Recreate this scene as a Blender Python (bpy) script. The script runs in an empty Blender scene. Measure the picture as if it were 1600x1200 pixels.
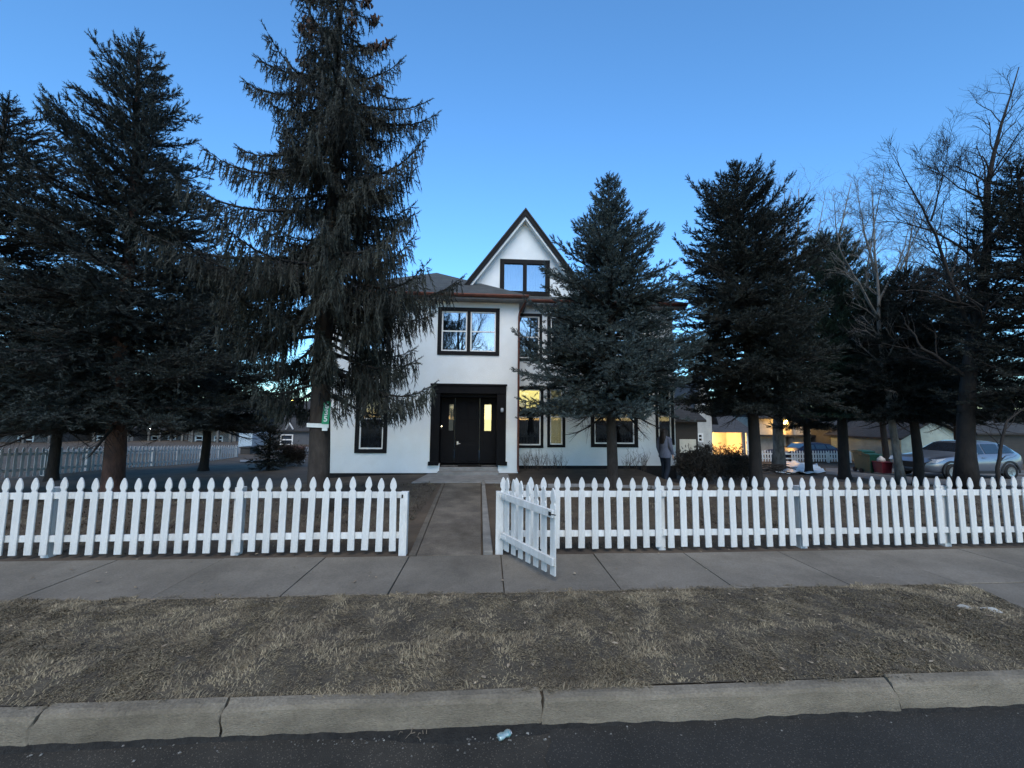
import bpy, math, random
import numpy as np
from mathutils import Vector, Matrix

random.seed(7)
RNG = np.random.default_rng(7)
SC = bpy.context.scene
COL = SC.collection
R_ = math.radians

# ------------------------------------------------------------------ camera
EYE = 1.9                      # metres above the sidewalk
FPX = 601.0                    # focal length in photo pixels (1600 wide)
def cam_axes(yaw, pitch, roll):
    y, p, r = R_(yaw), R_(pitch), R_(roll)
    fw = np.array([math.sin(y)*math.cos(p), math.cos(y)*math.cos(p), math.sin(p)])
    rt = np.array([math.cos(y), -math.sin(y), 0.0]); up = np.cross(rt, fw)
    return rt*math.cos(r)+up*math.sin(r), up*math.cos(r)-rt*math.sin(r), fw
CR, CU, CF = cam_axes(3.5, 4.95, 0.5)
cam_d = bpy.data.cameras.new('camera'); cam = bpy.data.objects.new('camera', cam_d); COL.objects.link(cam)
cam_d.sensor_width = 36.0; cam_d.lens = 36.0*FPX/1600.0
cam_d.clip_start = 0.05; cam_d.clip_end = 3000
cam.matrix_world = Matrix(((CR[0], CU[0], -CF[0], 0), (CR[1], CU[1], -CF[1], 0), (CR[2], CU[2], -CF[2], EYE), (0, 0, 0, 1)))
SC.camera = cam
SC.render.resolution_x, SC.render.resolution_y = 1024, 768

# ------------------------------------------------------------------ world and sun (dusk, glow behind the camera)
world = bpy.data.worlds.new('World'); SC.world = world; world.use_nodes = True
nt = world.node_tree; nt.nodes.clear()
sky = nt.nodes.new('ShaderNodeTexSky'); sky.sky_type = 'NISHITA'; sky.sun_disc = False
sky.sun_elevation = R_(4.0); sky.sun_rotation = R_(180.0)
sky.altitude = 1800; sky.air_density = 1.0; sky.dust_density = 0.4; sky.ozone_density = 3.15
bg = nt.nodes.new('ShaderNodeBackground'); bg.inputs['Strength'].default_value = 0.12
wo = nt.nodes.new('ShaderNodeOutputWorld')
nt.links.new(sky.outputs[0], bg.inputs['Color']); nt.links.new(bg.outputs[0], wo.inputs[0])
sun_d = bpy.data.lights.new('sun', 'SUN'); sun_d.energy = 0.52; sun_d.angle = R_(46); sun_d.color = (1.0, 0.975, 0.93)
sun = bpy.data.objects.new('sun', sun_d); COL.objects.link(sun)
sun.rotation_euler = (R_(90-50), 0, 0)      # shines towards +y: the glow is behind the camera
SC.view_settings.view_transform = 'Standard'; SC.view_settings.look = 'None'
SC.view_settings.exposure = 2.5; SC.view_settings.gamma = 1.0
SC.cycles.use_denoising = True
SC.cycles.max_bounces = 6; SC.cycles.transparent_max_bounces = 12

# ------------------------------------------------------------------ layout helpers
def ray(u, v):
    d = CF + CR*(u-800)/FPX - CU*(v-600)/FPX
    return d/np.linalg.norm(d)
EY = np.array([0, 0, EYE])
def G(u, v, z=0.0):
    d = ray(u, v); return d*((z-EYE)/d[2]) + EY
def A(u, v, y):
    d = ray(u, v); return d*(y/d[1]) + EY
def pxm(p):                                   # photo pixels per metre at a point
    return FPX/float((np.asarray(p)-EY) @ CF)
def sst(a, b, t):
    t = np.clip((t-a)/(b-a), 0, 1); return t*t*(3-2*t)
def ter(x, y):                                # lie of the yard
    w = np.maximum(sst(3.2, 7.0, x), sst(-3.6, -7.0, x))
    z = -0.30*sst(9.0, 14.5, y)*w - 0.4*sst(14, 24, y)*np.maximum(w, sst(16, 20, y))
    z = z - 0.24*sst(11.5, 15.0, x)*sst(11.0, 14.5, y)
    z = z + 0.02*np.sin(x*1.7+y*0.9)*sst(5.9, 7.5, y)*(1-0.9*sst(-1.8, -1.0, x)*(1-sst(0.3, 0.9, x)))
    return z
def GT(u, v):
    d = ray(u, v)
    for t in np.arange(3, 70, 0.02):
        p = d*t+EY
        if p[2] <= ter(p[0], p[1]): return p
    return d*70+EY

# ------------------------------------------------------------------ mesh builder
class MB:
    def __init__(s): s.v = []; s.f = []; s.n = 0
    def add(s, v, *faces):
        v = np.asarray(v, float).reshape(-1, 3); s.v.append(v)
        for f in faces:
            if len(f) == 0: continue
            f = np.asarray(f, np.int64)
            if f.ndim == 1: f = f.reshape(1, -1)
            s.f.append(f+s.n)
        s.n += len(v)
    def box(s, a, b, M=None, o=(0, 0, 0)):
        x0, y0, z0 = a; x1, y1, z1 = b
        v = np.array([(x0,y0,z0),(x1,y0,z0),(x1,y1,z0),(x0,y1,z0),(x0,y0,z1),(x1,y0,z1),(x1,y1,z1),(x0,y1,z1)], float)
        if M is not None: v = v @ np.asarray(M).T + np.asarray(o)
        s.add(v, [(0,3,2,1),(4,5,6,7),(0,1,5,4),(1,2,6,5),(2,3,7,6),(3,0,4,7)])
    def prism(s, poly, d0, d1, ax='y', M=None, o=(0, 0, 0)):      # polygon in the other two axes, extruded along ax
        n = len(poly); p = np.asarray(poly, float)
        def mk(d):
            q = np.zeros((n, 3))
            if ax == 'y': q[:, 0] = p[:, 0]; q[:, 2] = p[:, 1]; q[:, 1] = d
            elif ax == 'x': q[:, 1] = p[:, 0]; q[:, 2] = p[:, 1]; q[:, 0] = d
            else: q[:, 0] = p[:, 0]; q[:, 1] = p[:, 1]; q[:, 2] = d
            return q
        v = np.vstack([mk(d0), mk(d1)])
        if M is not None: v = v @ np.asarray(M).T + np.asarray(o)
        i = np.arange(n); j = (i+1) % n
        s.add(v, np.stack([i, j, j+n, i+n], 1), i[::-1], i+n)
    def tube(s, pts, rad, k=6, cap=True):
        P = np.asarray(pts, float); n = len(P); r = np.broadcast_to(np.asarray(rad, float), (n,))
        T = np.gradient(P, axis=0); T /= np.linalg.norm(T, axis=1)[:, None]+1e-9
        ref = np.array([0, 0, 1.0]) if abs(T[:, 2]).mean() < 0.8 else np.array([1.0, 0, 0])
        X = np.cross(T, ref); X /= np.linalg.norm(X, axis=1)[:, None]+1e-9
        Y = np.cross(T, X)
        a = np.arange(k)*2*math.pi/k
        v = P[:, None]+r[:, None, None]*(np.cos(a)[None, :, None]*X[:, None]+np.sin(a)[None, :, None]*Y[:, None])
        i = np.arange(n-1)[:, None]*k; j = np.arange(k)[None]; j2 = (j+1) % k
        q = np.stack([i+j, i+j2, i+k+j2, i+k+j], -1).reshape(-1, 4)
        if cap: s.add(v, q, np.arange(k)[::-1], np.arange(k)+(n-1)*k)
        else: s.add(v, q)
    def lathe(s, prof, k=16, o=(0, 0, 0), M=None):
        p = np.asarray(prof, float); n = len(p); a = np.arange(k)*2*math.pi/k
        v = np.stack([p[:, 0:1]*np.cos(a), p[:, 0:1]*np.sin(a), np.repeat(p[:, 1:2], k, 1)], -1).reshape(-1, 3)
        if M is not None: v = v @ np.asarray(M).T
        v = v+np.asarray(o)
        i = np.arange(n-1)[:, None]*k; j = np.arange(k)[None]; j2 = (j+1) % k
        s.add(v, np.stack([i+j, i+j2, i+k+j2, i+k+j], -1).reshape(-1, 4))
    def grid(s, Pg):                                              # (n,m,3)
        n, m = Pg.shape[:2]; i = np.arange(n-1)[:, None]*m; j = np.arange(m-1)[None]
        s.add(Pg, np.stack([i+j, i+j+1, i+m+j+1, i+m+j], -1).reshape(-1, 4))
    def quad(s, *p): s.add(p, (0, 1, 2, 3))
    def mesh(s, name):
        me = bpy.data.meshes.new(name)
        v = np.vstack(s.v); me.vertices.add(len(v)); me.vertices.foreach_set('co', v.astype(np.float32).ravel())
        tot = np.concatenate([np.full(len(f), f.shape[1], np.int32) for f in s.f])
        idx = np.concatenate([f.ravel() for f in s.f]).astype(np.int32)
        me.loops.add(len(idx)); me.loops.foreach_set('vertex_index', idx)
        me.polygons.add(len(tot)); st = np.zeros(len(tot), np.int32); st[1:] = np.cumsum(tot)[:-1]
        me.polygons.foreach_set('loop_start', st); me.polygons.foreach_set('loop_total', tot)
        me.update(calc_edges=True); me.validate(); me.polygons.foreach_set('use_smooth', [False]*len(me.polygons))
        return me
    def build(s, name, mat, parent=None, smooth=False, bevel=0, loc=None):
        me = s.mesh(name); me.materials.append(mat)
        if smooth: me.polygons.foreach_set('use_smooth', [True]*len(me.polygons))
        o = bpy.data.objects.new(name, me); COL.objects.link(o)
        if parent: o.parent = parent
        if loc is not None: o.location = loc
        if bevel:
            b = o.modifiers.new('bevel', 'BEVEL'); b.width = bevel; b.segments = 2; b.limit_method = 'ANGLE'
        return o

def tag(o, label=None, cat=None, group=None, kind=None):
    if label: o['label'] = label
    if cat: o['category'] = cat
    if group: o['group'] = group
    if kind: o['kind'] = kind
    return o
def empty(name, loc, rz=0.0, **k):
    o = bpy.data.objects.new(name, None); COL.objects.link(o); o.location = loc; o.rotation_euler = (0, 0, rz); o.empty_display_size = .2
    return tag(o, **k)
def rotz(a):
    c, s_ = math.cos(a), math.sin(a); return np.array([[c, -s_, 0], [s_, c, 0], [0, 0, 1.0]])
def copy_of(o, parent, loc=None, rot=None):
    c = o.copy(); COL.objects.link(c); c.parent = parent
    if loc is not None: c.location = loc
    if rot is not None: c.rotation_euler = rot
    return c

# ------------------------------------------------------------------ materials
def mat(name, c1, c2=None, rough=0.7, scale=4.0, detail=6.0, bump=0.0, bscale=None, metal=0.0, spec=0.3, island=0.0, stretch=None, lo=.35, hi=.65, coat=0.0, grime=0.0, objvar=0.0):
    m = bpy.data.materials.new(name); m.use_nodes = True; t = m.node_tree; b = t.nodes['Principled BSDF']
    b.inputs['Roughness'].default_value = rough; b.inputs['Metallic'].default_value = metal
    b.inputs['Specular IOR Level'].default_value = spec; b.inputs['Coat Weight'].default_value = coat
    tc = t.nodes.new('ShaderNodeTexCoord'); vec = tc.outputs['Object']
    if stretch:
        mp = t.nodes.new('ShaderNodeMapping'); mp.inputs['Scale'].default_value = stretch; t.links.new(vec, mp.inputs[0]); vec = mp.outputs[0]
    if c2 is None: c2 = tuple(x*0.8 for x in c1)
    n = t.nodes.new('ShaderNodeTexNoise'); n.inputs['Scale'].default_value = scale; n.inputs['Detail'].default_value = detail; n.inputs['Roughness'].default_value = .62
    t.links.new(vec, n.inputs['Vector'])
    r = t.nodes.new('ShaderNodeValToRGB'); r.color_ramp.elements[0].position = lo; r.color_ramp.elements[1].position = hi
    r.color_ramp.elements[0].color = (*c2, 1); r.color_ramp.elements[1].color = (*c1, 1)
    t.links.new(n.outputs['Fac'], r.inputs[0]); col = r.outputs[0]
    if grime:
        n3 = t.nodes.new('ShaderNodeTexNoise'); n3.inputs['Scale'].default_value = scale*.35; n3.inputs['Detail'].default_value = 9; n3.inputs['Roughness'].default_value = .7; t.links.new(vec, n3.inputs['Vector'])
        r3 = t.nodes.new('ShaderNodeValToRGB'); r3.color_ramp.elements[0].position = .36; r3.color_ramp.elements[1].position = .6; q = 1-grime
        r3.color_ramp.elements[0].color = (q, q*.98, q*.95, 1); r3.color_ramp.elements[1].color = (1, 1, 1, 1); t.links.new(n3.outputs['Fac'], r3.inputs[0])
        n4 = t.nodes.new('ShaderNodeTexNoise'); n4.inputs['Scale'].default_value = 55; n4.inputs['Detail'].default_value = 3; t.links.new(vec, n4.inputs['Vector'])
        r4 = t.nodes.new('ShaderNodeMapRange'); r4.inputs['From Min'].default_value = .3; r4.inputs['From Max'].default_value = .7; r4.inputs['To Min'].default_value = 1-grime*.5; r4.inputs['To Max'].default_value = 1+grime*.4; t.links.new(n4.outputs['Fac'], r4.inputs['Value'])
        m3 = t.nodes.new('ShaderNodeMixRGB'); m3.blend_type = 'MULTIPLY'; m3.inputs[0].default_value = 1; t.links.new(col, m3.inputs[1]); t.links.new(r3.outputs[0], m3.inputs[2])
        v4 = t.nodes.new('ShaderNodeVectorMath'); v4.operation = 'SCALE'; t.links.new(m3.outputs[0], v4.inputs[0]); t.links.new(r4.outputs[0], v4.inputs['Scale']); col = v4.outputs[0]
    if objvar:
        oi = t.nodes.new('ShaderNodeObjectInfo'); mo = t.nodes.new('ShaderNodeMapRange'); mo.inputs['To Min'].default_value = 1-objvar; mo.inputs['To Max'].default_value = 1+objvar*.3; t.links.new(oi.outputs['Random'], mo.inputs['Value'])
        vo_ = t.nodes.new('ShaderNodeVectorMath'); vo_.operation = 'SCALE'; t.links.new(col, vo_.inputs[0]); t.links.new(mo.outputs[0], vo_.inputs['Scale']); col = vo_.outputs[0]
    if island:
        g = t.nodes.new('ShaderNodeNewGeometry'); mr = t.nodes.new('ShaderNodeMapRange')
        mr.inputs['To Min'].default_value = 1-island; mr.inputs['To Max'].default_value = 1+island
        t.links.new(g.outputs['Random Per Island'], mr.inputs['Value'])
        h = t.nodes.new('ShaderNodeVectorMath'); h.operation = 'SCALE'
        t.links.new(col, h.inputs[0]); t.links.new(mr.outputs[0], h.inputs['Scale']); col = h.outputs[0]
    t.links.new(col, b.inputs['Base Color'])
    if bump:
        n2 = t.nodes.new('ShaderNodeTexNoise'); n2.inputs['Scale'].default_value = bscale or scale*8; n2.inputs['Detail'].default_value = 5
        t.links.new(vec, n2.inputs['Vector'])
        bp = t.nodes.new('ShaderNodeBump'); bp.inputs['Strength'].default_value = bump; bp.inputs['Distance'].default_value = 0.02
        t.links.new(n2.outputs['Fac'], bp.inputs['Height']); t.links.new(bp.outputs[0], b.inputs['Normal'])
    return m
def emit(name, col, s):
    m = bpy.data.materials.new(name); m.use_nodes = True; t = m.node_tree; b = t.nodes['Principled BSDF']
    b.inputs['Base Color'].default_value = (*col, 1); b.inputs['Emission Color'].default_value = (*col, 1); b.inputs['Emission Strength'].default_value = s
    return m
def glass(name, refl=0.35, tint=(.75, .8, .82), rough=0.015):
    m = bpy.data.materials.new(name); m.use_nodes = True; t = m.node_tree; t.nodes.clear()
    out = t.nodes.new('ShaderNodeOutputMaterial'); mx = t.nodes.new('ShaderNodeMixShader')
    tr = t.nodes.new('ShaderNodeBsdfTransparent'); tr.inputs[0].default_value = (*tint, 1)
    gl = t.nodes.new('ShaderNodeBsdfGlossy'); gl.inputs['Roughness'].default_value = rough; gl.inputs['Color'].default_value = (.95, .97, 1, 1)
    lw = t.nodes.new('ShaderNodeLayerWeight'); lw.inputs['Blend'].default_value = .25
    mr = t.nodes.new('ShaderNodeMapRange'); mr.inputs['To Min'].default_value = refl; mr.inputs['To Max'].default_value = 1
    t.links.new(lw.outputs['Fresnel'], mr.inputs['Value']); t.links.new(mr.outputs[0], mx.inputs[0])
    t.links.new(tr.outputs[0], mx.inputs[1]); t.links.new(gl.outputs[0], mx.inputs[2]); t.links.new(mx.outputs[0], out.inputs[0])
    return m
def shingles(name, c1, c2, along='x'):
    m = bpy.data.materials.new(name); m.use_nodes = True; t = m.node_tree; b = t.nodes['Principled BSDF']; b.inputs['Roughness'].default_value = .9
    tc = t.nodes.new('ShaderNodeTexCoord'); sp = t.nodes.new('ShaderNodeSeparateXYZ'); cb = t.nodes.new('ShaderNodeCombineXYZ')
    ad = t.nodes.new('ShaderNodeMath'); ad.operation = 'ADD'
    t.links.new(tc.outputs['Object'], sp.inputs[0]); t.links.new(sp.outputs['X'], ad.inputs[0]); t.links.new(sp.outputs['Y'], ad.inputs[1])
    t.links.new(ad.outputs[0], cb.inputs['X']); t.links.new(sp.outputs['Z'], cb.inputs['Y'])
    br = t.nodes.new('ShaderNodeTexBrick'); br.inputs['Scale'].default_value = 1; br.inputs['Brick Width'].default_value = .3; br.inputs['Row Height'].default_value = .085
    br.inputs['Mortar Size'].default_value = .006; br.inputs['Color1'].default_value = (*c1, 1); br.inputs['Color2'].default_value = (*c2, 1); br.inputs['Mortar'].default_value = (*[x*.4 for x in c2], 1)
    t.links.new(cb.outputs[0], br.inputs['Vector'])
    n = t.nodes.new('ShaderNodeTexNoise'); n.inputs['Scale'].default_value = 3; t.links.new(tc.outputs['Object'], n.inputs['Vector'])
    mx = t.nodes.new('ShaderNodeMixRGB'); mx.blend_type = 'MULTIPLY'; mx.inputs[0].default_value = .5
    t.links.new(br.outputs[0], mx.inputs[1]); t.links.new(n.outputs['Fac'], mx.inputs[2]); t.links.new(mx.outputs[0], b.inputs['Base Color'])
    bp = t.nodes.new('ShaderNodeBump'); bp.inputs['Strength'].default_value = .4; bp.inputs['Distance'].default_value = .01; t.links.new(br.outputs['Fac'], bp.inputs['Height']); bp.invert = True
    t.links.new(bp.outputs[0], b.inputs['Normal'])
    return m
def siding(name, c, pitch=.15):
    m = bpy.data.materials.new(name); m.use_nodes = True; t = m.node_tree; b = t.nodes['Principled BSDF']; b.inputs['Roughness'].default_value = .7
    tc = t.nodes.new('ShaderNodeTexCoord'); w = t.nodes.new('ShaderNodeTexWave'); w.wave_type = 'BANDS'; w.bands_direction = 'Z'; w.wave_profile = 'SAW'
    w.inputs['Scale'].default_value = 1/(pitch*20)*math.pi*2/2; w.inputs['Distortion'].default_value = 0
    t.links.new(tc.outputs['Object'], w.inputs['Vector'])
    n = t.nodes.new('ShaderNodeTexNoise'); n.inputs['Scale'].default_value = 2.5; t.links.new(tc.outputs['Object'], n.inputs['Vector'])
    r = t.nodes.new('ShaderNodeValToRGB'); r.color_ramp.elements[0].color = (*[x*.78 for x in c], 1); r.color_ramp.elements[1].color = (*c, 1); r.color_ramp.elements[0].position = .3; r.color_ramp.elements[1].position = .7
    t.links.new(n.outputs['Fac'], r.inputs[0]); t.links.new(r.outputs[0], b.inputs['Base Color'])
    bp = t.nodes.new('ShaderNodeBump'); bp.inputs['Strength'].default_value = .6; bp.inputs['Distance'].default_value = .03; t.links.new(w.outputs['Fac'], bp.inputs['Height']); t.links.new(bp.outputs[0], b.inputs['Normal'])
    return m

M = {}
M['stucco'] = mat('stucco', (.81, .84, .85), (.76, .79, .80), .9, 1.2, bump=.45, bscale=45, grime=.07)
M['trim'] = mat('black_trim', (.009, .009, .0105), (.006, .006, .007), .6, 8, spec=.15)
M['gable_trim'] = mat('charcoal_trim', (.011, .011, .012), (.008, .008, .009), .6, 8, spec=.12)
M['portal'] = mat('black_door_paint', (.005, .005, .0065), (.003, .003, .004), .6, 5, spec=.12)
M['sash'] = mat('white_sash', (.78, .78, .76), (.7, .7, .68), .5, 10)
M['fence'] = mat('white_fence_paint', (.72, .72, .71), (.60, .60, .59), .6, 5, bump=.2, bscale=30, stretch=(3, 3, .6), grime=.16, objvar=.1)
M['far_fence'] = mat('dull_fence_paint', (.50, .49, .47), (.38, .37, .36), .7, 5)  # greyer and darker than the front fence paint
M['glass'] = glass('window_glass', .34)
M['dark_glass'] = glass('dark_window_glass', .035, (.6, .62, .65))
M['room'] = mat('dark_room', (.03, .028, .025), (.015, .014, .013), .9, 2)  # dark colour stands in for the gloom of unlit interiors
M['blind'] = mat('pale_blind', (.45, .46, .46), (.38, .38, .37), .8, 3)
M['drape'] = mat('grey_drape', (.16, .155, .14), (.06, .058, .055), .9, 3, stretch=(6, 6, .3))
M['copper'] = mat('copper', (.19, .075, .052), (.11, .05, .04), .5, 6, metal=.5)
M['fascia'] = mat('grey_fascia', (.17, .165, .16), (.13, .125, .12), .7, 5)
M['soffit'] = mat('soffit_paint', (.4, .4, .4), (.34, .34, .34), .8, 5)
M['roof'] = shingles('asphalt_shingles', (.088, .094, .092), (.058, .063, .063))
M['found'] = mat('dark_foundation', (.02, .02, .022), (.012, .012, .012), .9, 6, bump=.3)
M['stone'] = mat('worn_concrete', (.26, .245, .23), (.17, .165, .155), .9, 3, bump=.3, bscale=40)
M['steel'] = mat('brushed_steel', (.5, .5, .5), (.4, .4, .4), .35, 10, metal=.9)
M['iron'] = mat('black_iron', (.015, .015, .015), (.01, .01, .01), .5, 10)

# ------------------------------------------------------------------ ground, road, kerb, sidewalk
KB0, KF, SW0, SW1 = 2.87, 2.77, 4.36, 5.50      # kerb back, kerb face, sidewalk front, sidewalk back
ROADZ = -0.17
def ground_mat():
    m = mat('bare_yard_soil', (.105, .078, .054), (.045, .034, .026), .95, 1.3, 8, bump=.6, bscale=25, lo=.3, hi=.7); return m
M['soil'] = ground_mat()
def strip_y(x): return 0.0
gb = MB()
xs = np.unique(np.concatenate([[-400, -200, -100, -60, -40], np.arange(-30, 30.1, .4), [40, 60, 100, 200, 400]]))
ys = np.unique(np.concatenate([[-300, -80, -30, -10, 2.8, 2.85, SW0, SW1-.02, SW1+.03], np.arange(5.8, 30, .4), [34, 40, 60, 100, 200, 500, 900]]))
X, Y = np.meshgrid(xs, ys, indexing='ij')
Z = np.where(Y < 2.83, ROADZ-.03, np.where(Y < SW1, -.03, ter(X, Y)-.012))
gb.grid(np.stack([X, Y, Z], -1))
tag(gb.build('ground', M['soil'], smooth=True), kind='structure')

def asphalt(name, c, c2, rough):
    m = mat(name, c, c2, rough, 2.0, 8, bump=.5, bscale=140, spec=.25); t = m.node_tree
    b = t.nodes['Principled BSDF']; src = b.inputs['Base Color'].links[0].from_socket
    tc = t.nodes.new('ShaderNodeTexCoord'); vo = t.nodes.new('ShaderNodeTexVoronoi'); vo.inputs['Scale'].default_value = 62; t.links.new(tc.outputs['Object'], vo.inputs[0])
    r = t.nodes.new('ShaderNodeValToRGB'); r.color_ramp.elements[0].position = .1; r.color_ramp.elements[1].position = .3
    r.color_ramp.elements[0].color = (3.2, 3.1, 3.0, 1); r.color_ramp.elements[1].color = (1, 1, 1, 1); t.links.new(vo.outputs['Distance'], r.inputs[0])
    mx = t.nodes.new('ShaderNodeMixRGB'); mx.blend_type = 'MULTIPLY'; mx.inputs[0].default_value = 1; t.links.new(src, mx.inputs[1]); t.links.new(r.outputs[0], mx.inputs[2]); t.links.new(mx.outputs[0], b.inputs['Base Color'])
    return m
rb = MB(); rb.quad((-200, -8, ROADZ), (200, -8, ROADZ), (200, KF+.03, ROADZ), (-200, KF+.03, ROADZ))
tag(rb.build('road', asphalt('old_asphalt', (.048, .042, .034), (.028, .025, .021), .92)), kind='structure')
# smoother newer asphalt patch on the right, with a ragged left edge
pb = MB(); edge = [(.43+.03*math.sin(i*2.1)+.02*math.sin(i*5.3)-.02*i*.3, KF-.02-i*.12) for i in range(12)]
poly = edge+[(9, edge[-1][1]), (9, KF-.05), (5, KF-.02), (2.2, KF-.05), (1.6, KF-.015)]
pb.prism(poly[::-1], ROADZ-.01, ROADZ+.006, 'z')
tag(pb.build('road_patch', asphalt('new_asphalt', (.034, .031, .027), (.025, .023, .020), .7)), kind='structure')
bb = MB(); bb.quad((-200, -60, ROADZ+.1), (200, -60, ROADZ+.1), (200, -8, ROADZ+.1), (-200, -8, ROADZ+.1))
tag(bb.build('far_verge', mat('dry_lawn_far', (.10, .09, .06), (.06, .055, .04), .95, 2)), kind='structure')

# kerb segments with ragged open joints
M['kerb'] = mat('kerb_concrete', (.27, .228, .172), (.165, .14, .106), .92, 2.2, 10, grime=.4, bump=.5, bscale=70, stretch=(1, 1, 2.5), lo=.3, hi=.72)
kb = MB()
def kerb_end(x0, seed):                        # ragged line of one joint down the profile
    r = random.Random(seed)
    return [x0+r.uniform(-.018, .018) for _ in range(8)]
prof = [(KB0+.02, -.02), (KB0, .004), (KF+.045, .006), (KF+.018, -.002), (KF+.004, -.022), (KF-.004, -.07), (KF-.012, -.12), (KF-.02, -.20)]
joints = [-14, -8.5, -5.6, G(90, 1095)[0], G(362, 1090)[0], G(843, 1075)[0], G(1385, 1060)[0], 6.4, 9, 14]
for i in range(len(joints)-1):
    a = kerb_end(joints[i], i); b = kerb_end(joints[i+1], i+1)
    g0 = .007+.006*((i*7) % 3)/2
    dz = [0, .004, -.006, .003, .0, -.008, .006, .002, 0][i % 9]
    n = 70; rows = []; rk = random.Random(i*13+5); chip = [0.0]*(n+1)
    for k in range(n+1):
        if rk.random() < .07:
            c_ = rk.uniform(.004, .014)
            for d_ in (-1, 0, 1):
                if 0 <= k+d_ <= n: chip[k+d_] = max(chip[k+d_], c_*(1 if d_ == 0 else .45))
    for k in range(n+1):
        t = k/n; rr = []
        for q, (y, z) in enumerate(prof):
            x = (a[q]+g0)*(1-t)+(b[q]-g0)*t
            rnd = (.012*math.exp(-min(t, 1-t)*26)+chip[k]*(1.0 if q in (2, 3) else .5)) if 1 < q < 5 else 0
            rr.append((x, y+.004*math.sin(x*3.1)+rnd*.7+dz, z+dz-rnd+(.003*math.sin(x*7+q) if q > 1 else 0)))
        rows.append(rr)
    P = np.array(rows); base = kb.n; kb.grid(P)
    m_ = len(prof)
    kb.add(np.vstack([P[0], P[-1]]), np.arange(m_)[::-1], np.arange(m_)+m_)
tag(kb.build('kerb', M['kerb'], smooth=False), kind='structure')

# sidewalk slabs
M['walk'] = mat('sidewalk_concrete', (.20, .174, .142), (.145, .127, .105), .88, 1.6, 10, grime=.34, island=.09, bump=.25, bscale=90, lo=.3, hi=.7)
sb = MB()
jx = [-30, -22, -16, -11]+[G(u, v)[0] for u, v in ((120, 900), (300, 900), (480, 896), (625, 895), (785, 895), (948, 893), (1110, 893), (1280, 892))]+[5.55, 7.0, 8.6, 10.2, 13, 20, 30]
for i in range(len(jx)-1):
    r = random.Random(i); h = [r.uniform(-.006, .006) for _ in range(4)]
    x0, x1 = jx[i]+.006, jx[i+1]-.006; zt = .006
    y0, y1 = SW0+.01*math.sin(i*2.2), SW1
    v = [(x0,y0,-.1),(x1,y0,-.1),(x1,y1,-.1),(x0,y1,-.1),(x0,y0,zt+h[0]),(x1,y0,zt+h[1]),(x1,y1,zt+h[2]),(x0,y1,zt+h[3])]
    sb.add(v, [(0,3,2,1),(4,5,6,7),(0,1,5,4),(1,2,6,5),(2,3,7,6),(3,0,4,7)])
tag(sb.build('sidewalk', M['walk'], bevel=.006), kind='structure')
# driveway apron at the right
d0, d1 = G(1528, 925), G(1625, 975)
db = MB(); db.prism([(d0[0], SW0-.01), (d1[0]+.05, KB0+.03), (12, KB0+.03), (12, SW0-.01)][::1], -.1, .002, 'z')
tag(db.build('driveway_apron', M['walk'], bevel=.006), kind='structure')

# front walk, its edging and the landing before the steps
M['path'] = mat('old_path_concrete', (.18, .152, .12), (.10, .084, .068), .93, 2.4, 10, grime=.4, bump=.5, bscale=60, lo=.3, hi=.7)
M['edging'] = mat('edging_concrete', (.24, .22, .195), (.15, .14, .125), .9, 4, bump=.4, bscale=50)
WL0, WL1, WR1, WR0 = G(652, 866), G(697, 752), G(751, 752), G(752, 866)
def strip(name, pts, z, m, th=.12, bevel=.008):
    mb = MB(); mb.prism([(p[0], p[1]) for p in pts], z-th, z, 'z'); return tag(mb.build(name, m, bevel=bevel), kind='structure')
strip('front_walk', [(WL0[0], SW1+.01), (WR0[0], SW1+.01), (WR1[0], WR1[1]), (WL1[0], WL1[1])], .008, M['path'])
e0, e1 = G(755, 866), G(770, 866); f0, f1 = G(752.5, 752), G(757, 752)
strip('walk_edging', [(e0[0], SW1+.02), (e1[0], SW1+.02), (f1[0], f1[1]), (f0[0], f0[1])], .05, M['edging'], bevel=.015)
a0, a1 = G(640, 866), G(651, 866); b0, b1 = G(692, 752), G(696, 752)
strip('walk_edging', [(a0[0], SW1+.02), (a1[0], SW1+.02), (b1[0], b1[1]), (b0[0], b0[1])], .016, M['path'], bevel=.006)
l0, l1 = G(643, 755), G(672, 744); l2, l3 = G(812, 744), G(790, 754)
strip('landing', [(l0[0], l0[1]), (l3[0]+.5, l0[1]), (l3[0]+.5, 13.2), (l1[0]-.1, 13.2)], .03, M['stone'])
# low concrete garden edging before the right wing, beds behind
q0, q1 = GT(800, 762), GT(1062, 761)
nseg = 5
for i in range(nseg):
    x0 = q0[0]+(q1[0]-q0[0])*i/nseg+.01; x1 = q0[0]+(q1[0]-q0[0])*(i+1)/nseg-.01
    zz = float(ter((x0+x1)/2, q0[1]))
    mb = MB(); mb.box((x0, q0[1]-.06, zz-.1), (x1, q0[1]+.07, zz+.07))
    tag(mb.build('garden_edging', M['stone'], bevel=.015), kind='structure')
mb = MB(); mb.box((q0[0], q0[1]+.08, -.3), (q1[0], 14.2, .045)); tag(mb.build('garden_bed', M['soil'], bevel=.03), kind='structure')
M['drive'] = mat('driveway_concrete', (.14, .135, .13), (.09, .088, .085), .9, 1.5, 8, bump=.3, bscale=40)
def ter_strip(name, pts, m, dz, n=16, k=5):                     # sheet between two px polylines laid on the terrain
    (a, b), (c, d) = pts; P = np.zeros((n, k, 3))
    for i in range(n):
        for j in range(k):
            s, t = i/(n-1), j/(k-1)
            p = (a+(b-a)*s)*(1-t)+(c+(d-c)*s)*t
            P[i, j] = (p[0], p[1], float(ter(p[0], p[1]))+dz)
    mb = MB(); mb.grid(P); return tag(mb.build(name, m, smooth=True), kind='structure')
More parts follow.
